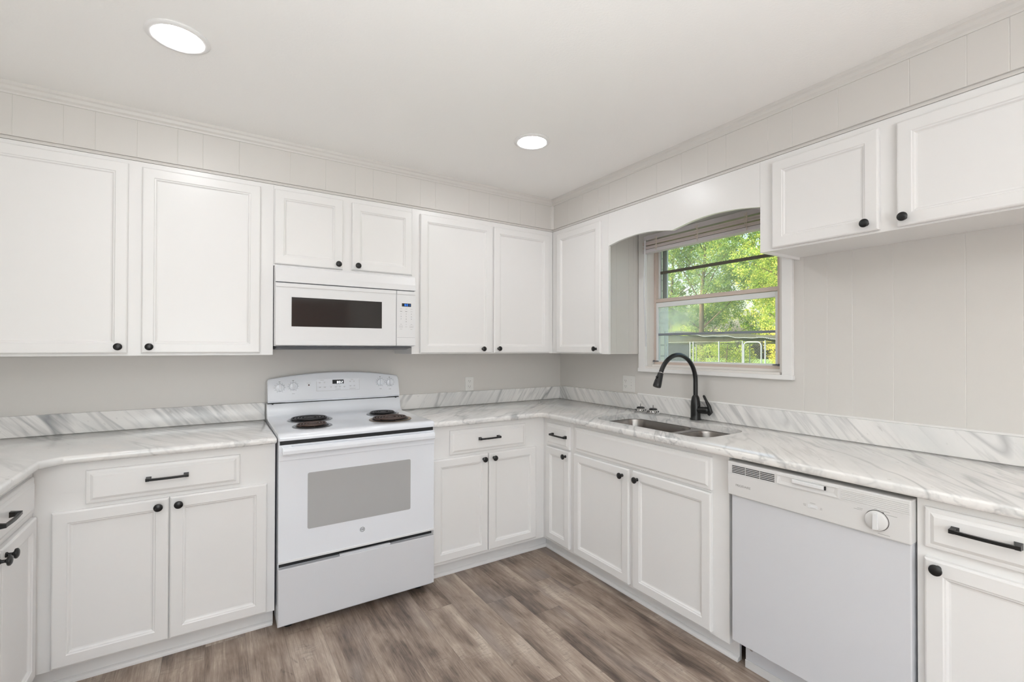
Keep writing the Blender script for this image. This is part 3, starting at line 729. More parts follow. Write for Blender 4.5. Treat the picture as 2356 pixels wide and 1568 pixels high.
# ------------------------------------------------------------------ WORKTOPS
def rrect(x0, x1, y0, y1, r, n=6):
    P = []
    for cx, cy, a0 in ((x1-r, y1-r, 0), (x0+r, y1-r, PI/2), (x0+r, y0+r, PI), (x1-r, y0+r, 3*PI/2)):
        for k in range(n+1):
            a = a0+PI/2*k/n; P.append((cx+r*math.cos(a), cy+r*math.sin(a)))
    return P
ED = -.642
g = G(); g.poly([(XL+.001, -.001), (-2.160, -.001), (-2.160, ED), (-2.876, ED), (-2.884, -.645), (-2.929, -.692), (-2.932, -.700), (-2.932, -2.32), (XL+.001, -2.32)], .8825, CT, .009)
tag(g.obj('worktop', M['marb_topl'], smooth=50), 'grey-veined white marble worktop left of the stove, turning towards the camera', 'worktop')
# one continuous cutout in front of the divider: two rounded bays
hole = rrect(-.524, -.150, -1.742, -.976, .095, 8)
g = G(); g.poly([(-1.393, -.001), (-1.393, ED), (-.668, ED), (-.650, -.648), (ED-.002, -.668), (ED, -.70), (ED, -3.12), (-.001, -3.12), (-.001, -.001)], .8825, CT, .009, holes=[hole])
tag(g.obj('worktop', M['marb_top'], smooth=50), 'L-shaped marble worktop with the sink cut into it', 'worktop')
g = G(); g.box(XL+.001, -2.160, -.021, -.0005, CT+.0003, 1.012, .002); tag(g.obj('backsplash', M['marb_backl']), 'low marble upstand against the wall left of the stove', 'backsplash', 'marble upstands')
g = G(); g.box(-1.393, -.001, -.021, -.0005, CT+.0003, 1.012, .002); tag(g.obj('backsplash', M['marb_back']), 'low marble upstand between the stove and the corner', 'backsplash', 'marble upstands')
g = G(); g.box(-.021, -.0005, -3.12, -.0215, CT+.0003, 1.0175, .002); tag(g.obj('backsplash', M['marb_right']), 'long low marble upstand behind the sink under the window', 'backsplash', 'marble upstands')

# ------------------------------------------------------------------ SINK
sk = thing('kitchen_sink', 'undermounted double-bowl stainless steel sink below the window', 'sink', (-.337, -1.36, .72))
def bowl(y0, y1, x0=-.520, x1=-.154, rr=.085):
    g = G(); lv = [(0, .8815, 0), (.003, .870, 0), (.008, .80, .0), (.014, .735, .0), (.030, .712, .0), (.060, .704, .0)]
    loops = []
    for o, z, _ in lv: loops.append([(p[0], p[1], z) for p in rrect(x0+o, x1-o, y0+o, y1-o, rr-o*.3, 8)])
    g.rings(loops, cap0=False)
    # outer skin so the bowl has thickness
    g2 = [[(p[0], p[1], z) for p in rrect(x0+o-.002, x1-o+.002, y0+o-.002, y1-o+.002, rr-o*.3+.002, 8)] for o, z in ((0, .8815), (.008, .80), (.014, .733), (.060, .700))]
    g.rings(g2, cap0=False)
    b_ = g.obj('bowl', M['steel'], sk, 40)
    g = G(); g.lathe([(.045, .0045), (.045, .0065), (.040, .0075), (.036, .004), (.020, .002), (.004, .002)], ((x0+x1)/2-.02, (y0+y1)/2, .7005), 'z', 24); g.obj('drain', M['chrome'], b_, 40)
bowl(-1.440, -.980); bowl(-1.738, -1.480)
g = G(); g.box(-.520, -.154, -1.4775, -1.4425, .862, .8745, .004); g.obj('divider', M['steel'], sk)
g = G(); g.poly(rrect(-.548, -.126, -1.768, -.950, .09, 6), .8800, .8820, .0005, holes=[rrect(-.519, -.155, -1.439, -.981, .085, 8), rrect(-.519, -.155, -1.737, -1.481, .085, 8)]); g.obj('flange', M['steel'], sk)
def strainer(x, y, label):
    s_ = thing('sink_strainer', label, 'strainer', (x, y, CT+.0002), 'basket strainers by the sink')
    g = G(); g.lathe([(.040, 0), (.0405, .004), (.037, .008), (.034, .010)], (x, y, CT+.0004), 'z', 28, cap0=True, cap1=True)
    g.lathe([(.034, .010), (.036, .012), (.032, .022), (.026, .026)], (x, y, CT+.0004), 'z', 28)
    g.obj('basket', M['chrome'], s_, 30)
    g = G()
    for k in range(14):
        a = 2*PI*k/14; c, s2 = math.cos(a), math.sin(a)
        g.rings([[(x+c*.0352-s2*w1, y+s2*.0352+c*w1, CT+.0135+h) for w1, h in ((-.003, 0), (.003, 0), (.003, .006), (-.003, .006))],
                 [(x+c*.0335-s2*w1*.95, y+s2*.0335+c*w1*.95, CT+.0145+h) for w1, h in ((-.003, 0), (.003, 0), (.003, .006), (-.003, .006))]])
    g.obj('perforations', M['dark'], s_)
    g = G(); g.lathe([(.025, .0262), (.0255, .028), (.0245, .033), (.018, .036), (.006, .037)], (x, y, CT+.0004), 'z', 24); g.obj('rubber_seal', M['black'], s_, 40)
    g = G(); g.lathe([(.003, .0372), (.003, .050), (.0042, .053), (.003, .056), (.001, .057)], (x, y, CT+.0004), 'z', 12); g.obj('pin', M['chrome'], s_, 40)
strainer(-.094, -.967, 'left of the two upturned steel basket strainers behind the sink')
strainer(-.088, -1.066, 'right of the two upturned steel basket strainers, nearer the faucet')

# ------------------------------------------------------------------ FAUCET
fx, fy = -.060, -1.357
fa = thing('kitchen_faucet', 'matte black gooseneck pull-down faucet behind the sink', 'faucet', (fx, fy, CT+.0002))
g = G(); g.lathe([(.0315, 0), (.0315, .004), (.0275, .009), (.0272, .030), (.0275, .075), (.0255, .105), (.0200, .132), (.0135, .142)], (fx, fy, CT+.0003), 'z', 28)
g.obj('body', M['black'], fa, 40)
R_ = .156; zt = 1.1355
pts = [(fx, fy, CT+.13), (fx, fy, 1.10), (fx, fy, zt)]
for k in range(1, 25):
    a = PI*k/24*0.867; pts.append((fx-R_+R_*math.cos(a), fy, zt+R_*math.sin(a)))
a = PI*.867; ex, ez = fx-R_+R_*math.cos(a), zt+R_*math.sin(a)
tx, tz = -math.sin(a), math.cos(a)
pts.append((ex+tx*.003, fy, ez+tz*.003))
g = G(); g.tube(pts, .0125, 16); g.obj('spout', M['black'], fa, 50)
hx, hz = pts[-1][0], pts[-1][2]
g = G(); g.tube([(hx, fy, hz), (hx+tx*.004, fy, hz+tz*.004)], .0118, 16); sp = g.obj('collar', M['chrome'], fa, 50)
q = [(.004, .0150), (.010, .0155), (.035, .0180), (.065, .0215), (.080, .0222), (.084, .0205)]
g = G(); g.tube([(hx+tx*s_, fy, hz+tz*s_) for s_, r in q], [r for s_, r in q], 20); sh = g.obj('spray_head', M['black'], fa, 50)
g = G()
for s_ in (.034, .056):
    c = Vector((hx+tx*s_, fy, hz+tz*s_))+Vector((-tz, 0, tx))*(-.0)  # buttons on the user's side
    nrm = Vector((tz, 0, -tx)); c2 = c+nrm*(.017+s_*.04)
    g.tube([tuple(c2-nrm*.004), tuple(c2+nrm*.004)], .0065, 12)
g.obj('spray_button', M['black'], sh, 50)
g = G(); g.tube([(fx, fy-.010, CT+.058), (fx+.002, fy-.065, CT+.060), (fx+.004, fy-.082, CT+.061), (fx+.004, fy-.088, CT+.061)], [.0185, .0205, .019, .011], 20)
hb = g.obj('handle_barrel', M['black'], fa, 50)
g = G(); g.tube([(fx+.004, fy-.084, CT+.036), (fx+.006, fy-.094, CT+.052), (fx+.008, fy-.084, CT+.085), (fx+.010, fy-.062, CT+.118), (fx+.010, fy-.050, CT+.138), (fx+.010, fy-.046, CT+.144)], [.008, .014, .0105, .0068, .0070, .0045], 14)
g.obj('lever', M['black'], hb, 50)

# ------------------------------------------------------------------ OUTLETS
def socket(T, u, zz, d, parent):
    g = G(T); P = [(u+.0165*math.cos(a), zz+min(.0135, max(-.0135, .0175*math.sin(a)))) for a in [2*PI*k/24 for k in range(24)]]
    g.prism([(p[0], p[1]) for p in P], d, d+.0018, 'd'); o = g.obj('socket', M['plate'], parent)
    for a in ((-.0075, -.0055, .007), (.0055, .0075, .006)):
        g = G(T); g.box(u+a[0], u+a[1], d+.0018, d+.0021, zz-.001, zz+a[2]); g.obj('slot', M['slot'], o)
    g = G(T); g.lathe([(.0022, .0018), (.0022, .0021)], (u, d, zz-.007), 'd', 8); g.obj('ground_hole', M['slot'], o)
ot = thing('wall_outlet', 'white duplex outlet on the wall between stove and corner', 'outlet', (-.843, 0, 1.065))
g = G(T_back); g.box(-.877, -.809, .0003, .006, 1.014, 1.115, .002); g.obj('cover_plate', M['plate'], ot)
for zz in (1.0845, 1.0455): socket(T_back, -.843, zz, .006, ot)
ot = thing('wall_outlet', 'wide two-gang outlet plate on the wall left of the window', 'outlet', (0, -.778, 1.08))
g = G(T_right); g.box(-.835, -.722, .0003, .006, 1.026, 1.137, .002); g.obj('cover_plate', M['plate'], ot)
for zz in (1.1015, 1.0625): socket(T_right, -.750, zz, .006, ot)
for zz, r_ in ((1.112, .0016), (1.092, .002), (1.072, .0026), (1.052, .0016)):
    g = G(T_right); g.lathe([(r_, 0), (r_, .0004)], (-.803, .006, zz), 'd', 8); g.obj('screw', M['line'], ot)

# ------------------------------------------------------------------ STOVE
SX0, SX1 = -2.157, -1.397; SC = (SX0+SX1)/2
st = thing('electric_stove', 'white freestanding electric coil stove between the base cabinets', 'stove', (SC, -.35, 0))
g = G(T_back); g.box(SX0+.002, SX1-.002, .03, .655, .036, .8955, .003); g.obj('body', M['appl'], st)
g = G(T_back)   # cooktop: rounded slab with soft front and curved riser at the back
prof = [(.045, .895), (.045, 1.0095), (.100, 1.0095), (.106, 1.002), (.109, .975), (.116, .950), (.130, .937), (.160, .930), (.620, .930), (.655, .9305), (.672, .928), (.681, .920), (.683, .908), (.681, .899), (.672, .8965)]
n = len(prof)
def tl(u, k): return [(u, d if not (0 < i < n) else d, z) for i, (d, z) in enumerate(prof)]
L = []
for u, sh in ((SX0, .006), (SX0+.006, 0), (SX1-.006, 0), (SX1, .006)):
    L.append([(u, d-(sh if d > .6 else 0), z-(sh*.6 if z > .92 else 0)) for d, z in prof])
g.rings(L); ck = g.obj('cooktop', M['appl'], st, 40)
# raised lip running round the hob
# control panel: bowed top, leaning back
g = G(T_back); nb = 24; F0, F1, B1 = [], [], []
loops = []
def zt_(t): return 1.148+.034*(1-(2*t-1)**2)
TT = [0, .003, .010]+[k/nb for k in range(1, nb)]+[.990, .997, 1]
for k, t_ in enumerate(TT):
    e_ = {0: .011, 1: .0045, 2: .001}.get(min(k, len(TT)-1-k), 0)
    u = SX0+.004+(SX1-SX0-.008)*t_; zt2 = zt_(t_)-e_; zb = 1.0165
    loops.append([(u, .030, zb), (u, .105, zb-.0015*(1 if .12 < t_ < .88 else 0)), (u, .110, zb+.010), (u, .098, zb+.05), (u, .082, zt2-.014), (u, .076, zt2-.004), (u, .066, zt2), (u, .030, zt2-.004)])
g.rings(loops); cpn = g.obj('control_panel', M['appl'], st, 35)
def cpd(z): return .098-(z-1.0665)*.016/.09+.0003    # face depth of the leaning panel
g = G(T_back); g.box(SX0+.006, SX1-.006, .032, .099, 1.0098, 1.0150); g.obj('panel_gap', M['dark'], st)
for u in (SX0+.028, SX1-.028):
    g = G(T_back); g.box(u-.004, u+.004, .099, .1115, 1.0075, 1.0145); g.obj('bracket', M['dark'], st)

def cp_box(g, u0, u1, z0, z1, t=.001):
    g.rings([[(u0, cpd(z0), z0), (u1, cpd(z0), z0), (u1, cpd(z1), z1), (u0, cpd(z1), z1)], [(u0, cpd(z0)+t, z0), (u1, cpd(z0)+t, z0), (u1, cpd(z1)+t, z1), (u0, cpd(z1)+t, z1)]])
g = G(T_back); cp_box(g, -1.898, -1.650, 1.070, 1.141, .0006); g.obj('keypad_outline', M['edge'], cpn)
g = G(T_back); cp_box(g, -1.8965, -1.6515, 1.0715, 1.1395, .0012); kp = g.obj('keypad', M['appl'], cpn)
g = G(T_back); cp_box(g, -1.808, -1.743, 1.110, 1.134, .0018); dp = g.obj('clock_display', M['dark'], cpn)
def seg7(g, ch, u, z, w_, h, th, T, dep):
    S = {'0': 'abcdef', '1': 'bc', '2': 'abged', '8': 'abcdefg'}[ch]
    x0, x1 = u-w_/2, u+w_/2; zm = z
    R = {'a': (x0+th, x1-th, z+h/2-th, z+h/2), 'd': (x0+th, x1-th, z-h/2, z-h/2+th), 'g': (x0+th, x1-th, zm-th/2, zm+th/2),
         'f': (x0, x0+th, zm+th*.3, z+h/2-th*.4), 'b': (x1-th, x1, zm+th*.3, z+h/2-th*.4), 'e': (x0, x0+th, z-h/2+th*.4, zm-th*.3), 'c': (x1-th, x1, z-h/2+th*.4, zm-th*.3)}
    for s_ in S:
        a = R[s_]; d_ = dep(z); g.box(a[0], a[1], d_, d_+.0004, a[2], a[3])
g = G(T_back); dd = lambda z: cpd(z)+.0034
for ch, u in (('8', -1.7785), ('0', -1.766), ('2', -1.7535)): seg7(g, ch, u, 1.1195, .0085, .0135, .0024, T_back, dd)
for z in (1.1165, 1.1225): g.box(-1.7728, -1.7712, dd(z), dd(z)+.0004, z-.0008, z+.0008)
g.obj('digits', M['digw'], dp)
g = G(T_back); gi = G(T_back)
for u, z in ((-1.880, 1.119), (-1.853, 1.120), (-1.879, 1.092), (-1.851, 1.091), (-1.817, 1.092), (-1.788, 1.091), (-1.766, 1.091), (-1.740, 1.091), (-1.705, 1.121), (-1.682, 1.121), (-1.704, 1.094), (-1.681, 1.094)):
    d_ = cpd(z)+.0013
    g.box(u-.0095, u+.0095, d_, d_+.0005, z-.0055, z+.0055, .0004, 1)
    for q_, ww in ((.0015, .005), (-.0018, .0035)): gi.box(u-ww, u+ww, d_+.0005, d_+.0008, z+q_-.0006, z+q_+.0006)
for u, z, ww in ((-1.866, 1.1335, .010), (-1.694, 1.1335, .008), (-1.776, 1.1035, .012), (-1.777, 1.0775, .016), (-1.692, 1.0785, .018)):
    gi.box(u-ww, u+ww, cpd(z)+.0013, cpd(z)+.0016, z-.0007, z+.0007)
o_ = g.obj('buttons', M['appl'], kp); gi.obj('print', M['ink'], kp)
# four control dials with printed scales
for u, z in ((-2.092, 1.099), (-2.022, 1.104), (-1.520, 1.110), (-1.460, 1.106)):
    d_ = cpd(z)+.0008
    g = G(T_back); g.lathe([(.0225, 0), (.0230, .003), (.0215, .010), (.0190, .012), (.004, .0125)], (u, d_, z), 'd', 28)
    kb = g.obj('dial', M['appl'], cpn, 40)
    g = G(T_back); g.rings([[(u-.0055, d_+.0115, z-.019), (u+.0055, d_+.0115, z-.019), (u+.0055, d_+.0115, z+.024), (u-.0055, d_+.0115, z+.024)],
                            [(u-.0035, d_+.024, z-.016), (u+.0035, d_+.024, z-.016), (u+.0035, d_+.024, z+.023), (u-.0035, d_+.024, z+.023)]]); g.obj('grip', M['appl'], kb)
    g = G(T_back)
    for k in range(11):
        a = D2(-60)+D2(300)*k/10-PI/2+PI+D2(-90); c, s_ = math.cos(a), math.sin(a)
        uu, zz = u+.0275*c, z+.0275*s_; g.box(uu-.0011, uu+.0011, cpd(zz), cpd(zz)+.0003, zz-.0011, zz+.0011)
    g.box(u-.007, u+.007, cpd(z-.042), cpd(z-.042)+.0004, z-.0427, z-.0412)
    g.box(u-.004, u-.001, cpd(z+.033), cpd(z+.033)+.0004, z+.031, z+.035); g.box(u+.001, u+.004, cpd(z+.033), cpd(z+.033)+.0004, z+.0315, z+.0345)
    g.obj('scale', M['inkd'], kb)
g = G(T_back); g.lathe([(.0045, 0), (.004, .0012), (.001, .0016)], (-1.939, cpd(1.108), 1.108), 'd', 14); g.obj('indicator_light', M['sponge'], cpn)
g = G(T_back); z = 1.119; g.box(-1.951, -1.927, cpd(z), cpd(z)+.0003, z-.0009, z+.0009); g.obj('print', M['ink'], cpn)
# burners
def burner(x, y, r, mc, mp, tilt):
    zc = .9304
    g = G(); g.lathe([(r+.020, 0), (r+.022, .0015), (r+.017, .004), (r+.010, .003), (r*.85, -.0002), (r*.4, -.0002)], (x, y, zc), 'z', 48)
    pn = g.obj('drip_pan', mp, ck, 40)
    g = G(); g.lathe([(r+.006, .0032), (r+.004, .0046), (r*.9, .0040), (r*.3, .0040)], (x, y, zc), 'z', 40); g.obj('pan_bowl', M['well'], pn, 40)
    g = G(); turns = 4.6 if r > .09 else 3.6; P = []; N_ = int(turns*36); r0 = .022
    for k in range(N_+1):
        a = 2*PI*turns*k/N_; rr = r0+(r-r0)*k/N_
        P.append((x+rr*math.cos(a), y+rr*math.sin(a), zc+.0105+tilt*rr*math.cos(a)))
    g.tube(P, .0042, 8)
    g.lathe([(.017, .010), (.018, .0125), (.012, .0145), (.002, .0145)], (x, y, zc), 'z', 20)
    for k in range(3):
        a = 2*PI*k/3+.5; g.tube([(x+.012*math.cos(a), y+.012*math.sin(a), zc+.0055), (x+(r+.003)*math.cos(a), y+(r+.003)*math.sin(a), zc+.0055+tilt*r*math.cos(a))], .0022, 6)
    g.obj('coil', mc, pn, 60)
burner(-1.960, -.272, .093, M['coil'], M['pan'], 0)
burner(-1.985, -.500, .072, M['coilb'], M['pan'], .03)
burner(-1.552, -.255, .072, M['coil'], M['pan'], 0)
burner(-1.580, -.490, .093, M['coilb'], M['panb'], .01)
g = G(T_back); g.box(SX0+.008, SX1-.006, .648, .672, .8800, .8964); g.obj('vent_gap', M['dark'], st)
# oven door
od_ = G(T_back); od_.box(SX0+.001, SX1-.001, .6555, .680, .336, .8795, .003); od = od_.obj('oven_door', M['appl'], st)
g = G(T_back); g.box(SX0+.002, SX1-.002, .6803, .6845, .808, .8785, .0015); g.obj('top_band', M['appl'], od)
g = G(T_back); P = rrect(-2.033, -1.532, .475, .739, .008, 4); g.prism(P, .6802, .6812, 'd'); g.obj('oven_window', M['ovglass'], od)
hh = G(T_back); pr = [(.700, .840), (.716, .838), (.722, .844), (.723, .858), (.720, .870), (.710, .875), (.700, .873)]
hh.prism(pr, SX0+.014, SX1-.014, 'u')
for u in (SX0+.014, SX1-.054): hh.box(u, u+.040, .6846, .702, .842, .874, .002)
hh.obj('handle', M['appl'], od)
g = G(T_back); g.box(SX0+.002, SX1-.002, .672, .6835, .337, .347, .001); g.obj('bottom_trim', M['applm'], od)
g = G(T_back); P = [(.0118*math.cos(2*PI*k/32), .0118*math.sin(2*PI*k/32)) for k in range(32)]; Q = [(p[0]*.86, p[1]*.86) for p in P]
g.rings([[(-1.78+p[0], .6801, .420+p[1]) for p in P], [(-1.78+p[0], .6808, .420+p[1]) for p in P], [(-1.78+p[0], .6808, .420+p[1]) for p in Q], [(-1.78+p[0], .6801, .420+p[1]) for p in Q]], False, False)
lg = g.obj('badge', M['inkd'], od)
text('badge_letters', 'GE', .013, M['inkd'], lg, lambda x, y, z: (-1.78+x, -.6802-z, .420+y), .0005, True)
g = G(T_back); g.box(SX0+.006, SX1-.006, .640, .6565, .3125, .3355); g.obj('drawer_gap_shade', M['dark'], st)  # dark strip stands for the shadow in the recess above the drawer
g = G(T_back); g.box(SX0+.002, SX1-.002, .6555, .684, .054, .311, .002); g.box(SX0+.27, SX1-.24, .664, .678, .3105, .320, .002)
g.obj('storage_drawer', M['dwpan'], st)
for x, y in ((SX0+.055, .58), (SX1-.055, .58), (SX0+.05, .10), (SX1-.05, .10)):
    g = G(T_back); g.lathe([(.020, .0005), (.020, .010), (.010, .014), (.010, .0355)], (x, y, 0), 'z', 14); g.obj('foot', M['black'], st)

# ------------------------------------------------------------------ MICROWAVE
MX0, MX1 = -2.146, -1.4035
mw = thing('microwave_oven', 'white over-the-range microwave under the short wall cabinet', 'microwave', ((MX0+MX1)/2, -.2, 1.32))
g = G(T_back); g.box(MX0, MX1, .002, .376, 1.336, 1.7555, .002); g.obj('housing', M['applm'], mw)
g = G(T_back); g.prism([(.03, 1.3355), (.03, 1.318), (.30, 1.318), (.385, 1.3295), (.388, 1.3355)], MX0+.008, MX1-.022, 'u'); ub = g.obj('underside', M['char'], mw)
g = G(T_back); g.prism([(.3765, 1.667), (.404, 1.667), (.400, 1.700), (.388, 1.745), (.3765, 1.752)], MX0, MX1, 'u'); g.obj('vent_cover', M['applm'], mw)
g = G(T_back); g.box(MX0+.004, MX1-.006, .3765, .396, 1.6625, 1.6665); g.obj('vent_slit', M['char'], mw)
g = G(T_back); g.box(MX0, -1.5205, .3765, .402, 1.340, 1.662, .002); md = g.obj('door', M['applm'], mw)
g = G(T_back); g.box(MX0+.002, -1.522, .4022, .4055, 1.6415, 1.6605, .001); g.box(MX0+.002, -1.522, .4022, .4050, 1.3415, 1.3595, .001); g.obj('door_rail', M['applm'], md)
g = G(T_back); g.box(-2.0715, -1.6045, .4022, .4028, 1.4385, 1.5905); g.obj('door_window', M['mwglass'], md)
g = G(T_back); g.box(-1.5185, MX1, .3765, .402, 1.340, 1.662, .002); mp_ = g.obj('control_panel', M['applm'], mw)
g = G(T_back); g.box(-1.517, MX1-.002, .4022, .4055, 1.6415, 1.6605, .001); g.box(-1.517, MX1-.002, .4022, .4050, 1.3415, 1.3595, .001); g.obj('panel_rail', M['applm'], mp_)
g = G(T_back); g.box(-1.516, MX1-.004, .4022, .4026, 1.389, 1.3900); g.box(-1.5203, -1.5187, .3765, .4024, 1.34, 1.662); g.obj('seam', M['line'], mp_)
g = G(T_back); g.box(-1.487, -1.432, .4022, .4030, 1.571, 1.5895); ds_ = g.obj('clock_display', M['dark'], mp_)
g = G(T_back); dm = lambda z: .4031
for ch, u in (('8', -1.4675), ('0', -1.4545), ('1', -1.4425)): seg7(g, ch, u, 1.580, .0085, .0115, .0020, T_back, dm)
for z in (1.5775, 1.5825): g.box(-1.4617, -1.4603, .4031, .4035, z-.0007, z+.0007)
g.obj('digits', M['digb'], ds_)
gi = G(T_back)
def dash(u, z, w_, h=.0012): gi.box(u-w_, u+w_, .4022, .4025, z-h/2, z+h/2)
for k, u in enumerate((-1.492, -1.461, -1.429)):
    dash(u, 1.557, .006); dash(u, 1.5425, .006, .003 if k < 2 else .0012)
    dash(u, 1.467, .005 if k != 1 else .002, .0015)
    dash(u, 1.4525, .006)
    if k != 1: dash(u, 1.4375, .006)
for u in (-1.492, -1.429):
    for zz in (1.4580, 1.4470): gi.box(u-.0105, u+.0105, .4022, .4024, zz, zz+.0006)
    for uu in (u-.0105, u+.0099): gi.box(uu, uu+.0006, .4022, .4024, 1.4470, 1.4586)
gi.obj('print', M['ink'], mp_)
for k in range(9):
    u = (-1.492, -1.461, -1.429)[k % 3]; z = (1.5275, 1.5120, 1.4970)[k//3]
    text('key_number', str(k+1), .0085, M['inkd'], mp_, (lambda uu, zz: (lambda x, y, zc: (uu+x, -.4022-zc, zz+y)))(u, z), .0003)
text('key_number', '0', .0085, M['inkd'], mp_, lambda x, y, zc: (-1.461+x, -.4022-zc, 1.482+y), .0003)

# ------------------------------------------------------------------ DISHWASHER
DY0, DY1 = -2.5425, -1.9345
dw = thing('dishwasher', 'white built-in dishwasher under the worktop, right of the sink cabinet', 'dishwasher', (-.35, (DY0+DY1)/2, 0))
g = G(T_right); g.box(DY0+.006, DY1-.006, .03, .518, .030, .868); g.obj('tub', M['char'], dw)
g = G(T_right); g.box(DY0+.003, DY1-.012, .5200, .625, .137, .731, .003); g.obj('door_panel', M['dwpan'], dw)
# console
g = G(T_right); g.box(DY0, DY1, .5200, .636, .7325, .868, .004); cn = g.obj('console', M['dwcon'], dw)
FD = .6362
g = G(T_right)
for k in range(3):
    u0 = -1.9555-k*.0585
    for q_ in range(5): z = .825+q_*.0065; g.box(u0-.0555, u0, FD, FD+.0006, z, z+.0030)
g.obj('vent_slots', M['dark'], cn)
g = G(T_right)   # recessed latch pocket with its moulded lip
u0, u1, z0, z1 = -2.346, -2.137, .824, .8585
g.rings([[(u0, FD, z0), (u1, FD, z0), (u1, FD, z1), (u0, FD, z1)], [(u0, FD+.003, z0), (u1, FD+.003, z0), (u1, FD+.003, z1), (u0, FD+.003, z1)],
         [(u0+.003, FD+.003, z0+.002), (u1-.003, FD+.003, z0+.002), (u1-.003, FD+.003, z1-.002), (u0+.003, FD+.003, z1-.002)],
         [(u0+.016, FD+.0003, z0+.012), (u1-.016, FD+.0003, z0+.012), (u1-.012, FD+.0003, z1-.003), (u0+.012, FD+.0003, z1-.003)]], True, True)
g.obj('latch_pocket', M['dwcon'], cn)
g = G(T_right); g.box(-2.302, -2.195, FD+.0006, FD+.010, .8405, .8535, .002); lt = g.obj('latch_handle', M['applm'], cn)
g = G(T_right); g.box(-2.3065, -2.3025, FD+.0006, FD+.006, .8405, .8535); g.obj('latch_gap', M['dark'], cn)
g = G(T_right)
for q_ in range(6): z = .8255+q_*.0058; g.box(-2.5395, -2.352, FD, FD+.0016, z, z+.0036, .0006, 1)
g.box(DY0+.001, DY1-.001, FD, FD+.0008, .8200, .8210)
g.obj('ribs', M['dwcon'], cn)
g = G(T_right); g.lathe([(.0325, .0), (.0325, .0015)], (-2.455, FD, .783), 'd', 40); rb = g.obj('dial_ring', M['inkd'], cn)
g = G(T_right); g.lathe([(.0308, .0018), (.0305, .010), (.028, .012), (.004, .0122)], (-2.455, FD, .783), 'd', 40); dk = g.obj('dial', M['dwcon'], cn, 40)
g = G(T_right); g.prism([(-2.455-.008, .783-.024), (-2.455+.006, .783-.027), (-2.455+.005, .783+.024), (-2.455-.005, .783+.025)], FD+.0123, FD+.020, 'd'); g.obj('grip', M['applm'], dk)
g = G(T_right); g.box(-2.2790, -2.2465, FD, FD+.0010, .7645, .7775, .0005, 1); tg = g.obj('toggle_plate', M['applm'], cn)
g = G(T_right); g.box(-2.2760, -2.2560, FD+.0012, FD+.0040, .7675, .7745, .001, 1); g.obj('toggle', M['applm'], tg)
def dashr(gi, u, z, w_, h=.0012): gi.box(u-w_, u+w_, FD, FD+.0003, z-h/2, z+h/2)
for grp_ in (((-2.263, .7835, .009),), ((-2.236, .7745, .005), (-2.236, .7700, .004)), ((-2.2905, .7735, .003), (-2.2905, .7690, .004)), ((-2.452, .8185, .004),), ((-2.476, .8165, .013), (-2.493, .8080, .015)), ((-2.408, .8080, .008), (-2.402, .8035, .012)), ((-2.473, .7430, .016),)):
    gi = G(T_right)
    for a in grp_: dashr(gi, *a)
    gi.obj('print', M['ink'], cn)
for a in ((-2.4615, -2.4585, .8128, .8158), (-2.4735, -2.4665, .8098, .8132)):
    gi = G(T_right); gi.box(a[0], a[1], FD, FD+.0018, a[2], a[3]); gi.obj('cycle_mark', M['inkd'], cn)
text('brand_lettering', 'FRIGIDAIRE', .0125, M['ink'], cn, lambda x, y, z: (-FD-z, -2.002-x, .7765+y), .0004)
g = G(T_right); g.box(DY0+.010, DY1-.020, .524, .540, .0280, .1350, .001); kk = g.obj('kick_panel', M['dwpan'], dw)
g = G(T_right); g.box(DY0+.010, DY1-.020, .5402, .546, .0005, .034, .002); g.obj('kick_trim', M['dwcon'], kk)
g = G(T_right); g.lathe([(.008, .0), (.008, .001), (.006, .003), (.001, .0035)], (DY1-.045, .5402, .085), 'd', 14); g.obj('screw', M['chrome'], kk)

# ------------------------------------------------------------------ CEILING LIGHTS
def downlight(x, y, label, grp='recessed ceiling lights'):
    t = thing('ceiling_light', label, 'light', (x, y, H), grp)
    g = G(); g.lathe([(.070, -.0005), (.094, -.0005), (.095, -.003), (.090, -.0065), (.078, -.0085), (.073, -.006)], (x, y, H), 'z', 48, False, False)
    g.obj('trim_ring', M['cab'], t, 40)
    g = G(); g.lathe([(.0735, -.0010), (.0735, -.0062), (.066, -.0090), (.045, -.0108), (.020, -.0116), (.002, -.0118)], (x, y, H), 'z', 48)
    g.obj('lens', M['lamp'], t, 60)
downlight(-2.515, -1.066, 'round recessed light over the left side, nearer the camera')
downlight(-1.020, -1.068, 'round recessed light nearer the room corner')

# ------------------------------------------------------------------ OUTSIDE
kn = thing('dog_kennel', 'chain-link dog kennel with a tarp roof, seen through the window', 'kennel', (12.4, 6.5, -.4))
KX = 12.0; GZ = -.4
def post(y, zt2, r=.022, x=KX, name='post'):
    g = G(); g.tube([(x, y, GZ), (x, y, zt2)], r, 10); return g.obj(name, M['kenm'], kn, 60)
for y in (9.1, 7.75, 7.62, 6.59, 5.735): post(y, 1.56)
post(4.98, 1.58); post(9.1, 1.5, x=14.2); post(4.98, 1.5, x=14.2); post(6.8, 1.5, x=14.2)
g = G(); g.tube([(KX, 9.1, 1.53), (KX, 4.98, 1.55)], .009, 8); g.tube([(KX, 9.1, GZ+.1), (KX, 5.73, GZ+.1)], .018, 8); g.tube([(14.2, 9.1, 1.5), (14.2, 4.98, 1.5)], .018, 8); g.tube([(KX, 9.1, 1.5), (14.2, 9.1, 1.5)], .018, 8); g.tube([(KX, 4.98, 1.52), (14.2, 4.98, 1.5)], .018, 8); g.obj('rail', M['kenw'], kn, 60)
gy0, gy1 = 5.09, 5.67; P = [(KX-.03, gy1, GZ+.15), (KX-.03, gy1, 1.40)]
for k in range(1, 6):
    a = PI/2*k/5; P.append((KX-.03, gy1-.12+.12*math.cos(a), 1.40+.12*math.sin(a)))
